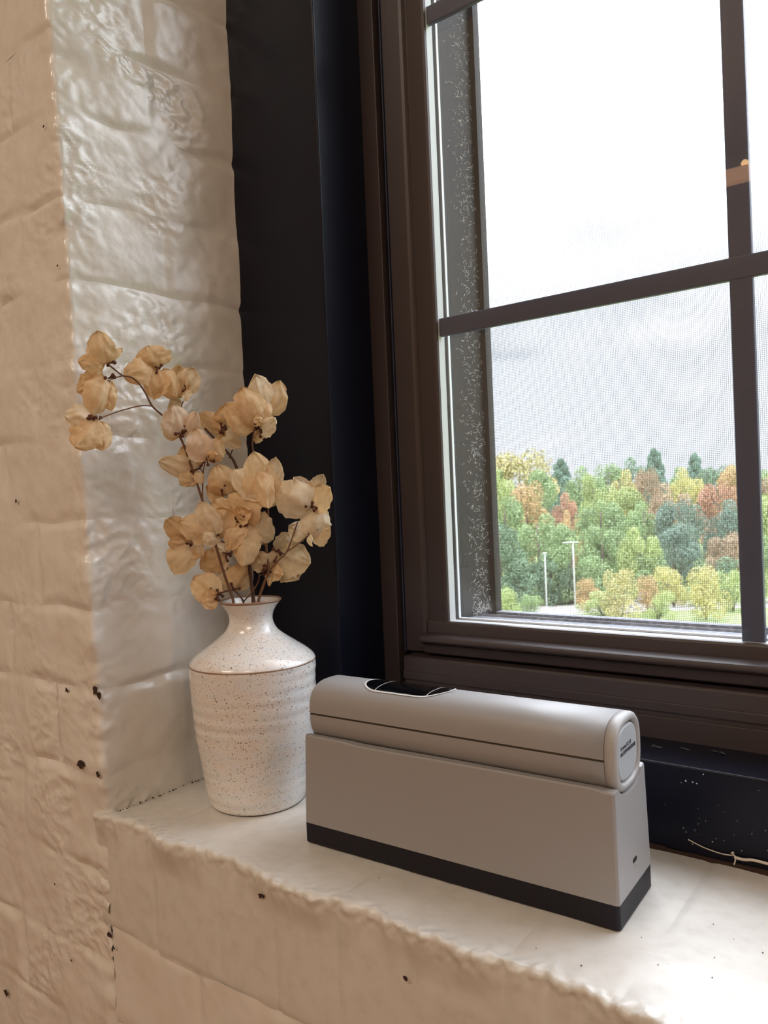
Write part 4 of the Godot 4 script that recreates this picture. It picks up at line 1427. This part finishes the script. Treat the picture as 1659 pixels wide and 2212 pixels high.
# ---------------------------------------------------------------- small marks near the window board
func build_small_marks() -> void:
	var rng := RandomNumberGenerator.new()
	rng.seed = 9
	var board: Node3D = get_node("trim_2")
	var st := stool()
	var spots := [[-0.1991, 0.0652, 1.0], [-0.1933, 0.0651, 0.9], [-0.1899, 0.0645, 0.8], [-0.1843, 0.0735, 0.8], [-0.2031, 0.0628, 0.5], [-0.2003, 0.0201, 0.6], [-0.2025, 0.0232, 0.6], [-0.1952, 0.0108, 0.7], [-0.1787, 0.0167, 0.7]]
	for k in 46:
		spots.append([rng.randf_range(-0.225, -0.06), rng.randf_range(0.008, 0.072), rng.randf_range(0.18, 0.5)])
	st.set_smooth_group(0)
	for s in spots:
		var c := Vector3(s[0], s[1], -0.6817)
		var r: float = s[2] * 0.0008
		for k in 6:
			tri(st, c + Vector3(0, 0, r * 0.5), c + Vector3(cos(TAU * k / 6), sin(TAU * k / 6), 0) * r, c + Vector3(cos(TAU * (k + 1) / 6), sin(TAU * (k + 1) / 6), 0) * r)
	var sp := part("paint_specks", done(st), M.bead, board, "white paint specks")
	sp.set_meta("kind", "stuff")
	# torn skin of caulk along the foot of the board
	var cream := mat(srgb(222, 212, 196), 0.5)
	st = stool()
	tube(st, curve([Vector3(-0.1985, 0.0142, -0.6810), Vector3(-0.1900, 0.0116, -0.6808), Vector3(-0.1840, 0.0102, -0.6806), Vector3(-0.1720, 0.0088, -0.6803), Vector3(-0.1620, 0.0096, -0.6800)], 6), [0.0007, 0.0005, 0.0006, 0.0005], 6)
	tube(st, curve([Vector3(-0.1630, 0.0125, -0.6796), Vector3(-0.1600, 0.0085, -0.6785), Vector3(-0.1612, 0.0030, -0.6780)], 5), [0.0010, 0.0018, 0.0006], 6)
	tube(st, curve([Vector3(-0.1610, 0.0090, -0.6790), Vector3(-0.1540, 0.0086, -0.6790), Vector3(-0.1470, 0.0100, -0.6790), Vector3(-0.1380, 0.0098, -0.6792), Vector3(-0.1200, 0.0092, -0.6792), Vector3(-0.0800, 0.0085, -0.6792)], 6), [0.0012, 0.0014, 0.0010, 0.0014, 0.0012], 6)
	var o := part("caulk_strand", done(st), cream, self)
	tag(o, "torn thread of dried white caulk hanging along the foot of the black board", "caulk")
	# brittle brown filler in the gap between sill and board
	st = stool()
	var x := -0.586
	while x < 1.34:
		var w := rng.randf_range(0.01, 0.03)
		box(st, Vector3(x, -0.004, -0.690), Vector3(x + w, 0.0016 + rng.randf() * 0.0025, -0.6805 + rng.randf() * 0.0012))
		x += w
	part("joint_filler", done(st), M.hole, board, "dark crumbling filler")
	for f in [[-0.2381, -0.723, "left of the three on the black ledge"], [-0.2097, -0.7268, "middle of the three on the black ledge"], [-0.1838, -0.7313, "right of the three on the black ledge"]]:
		st = stool()
		st.set_smooth_group(-1)
		for k in 4:
			var c := Vector3(rng.randf_range(-0.005, 0.005), 0.0, rng.randf_range(-0.003, 0.003))
			var q := Vector3(rng.randf_range(0.0015, 0.004), 0.0, rng.randf_range(-0.001, 0.001))
			var z := Vector3(0.0004, 0, rng.randf_range(0.0008, 0.0018))
			var up := Vector3(0, rng.randf_range(0.0002, 0.0012), 0)
			quad(st, c - q, c - z + up, c + q, c + z + up)
			quad(st, c - q, c + z + up, c + q, c - z + up)
		var fl := part("paint_flake", done(st), M.ledge, self)
		fl.position = Vector3(f[0], 0.0776, f[1])
		tag(fl, "small grey flake of old paint, " + f[2], "paint flake", "paint flakes on the ledge")
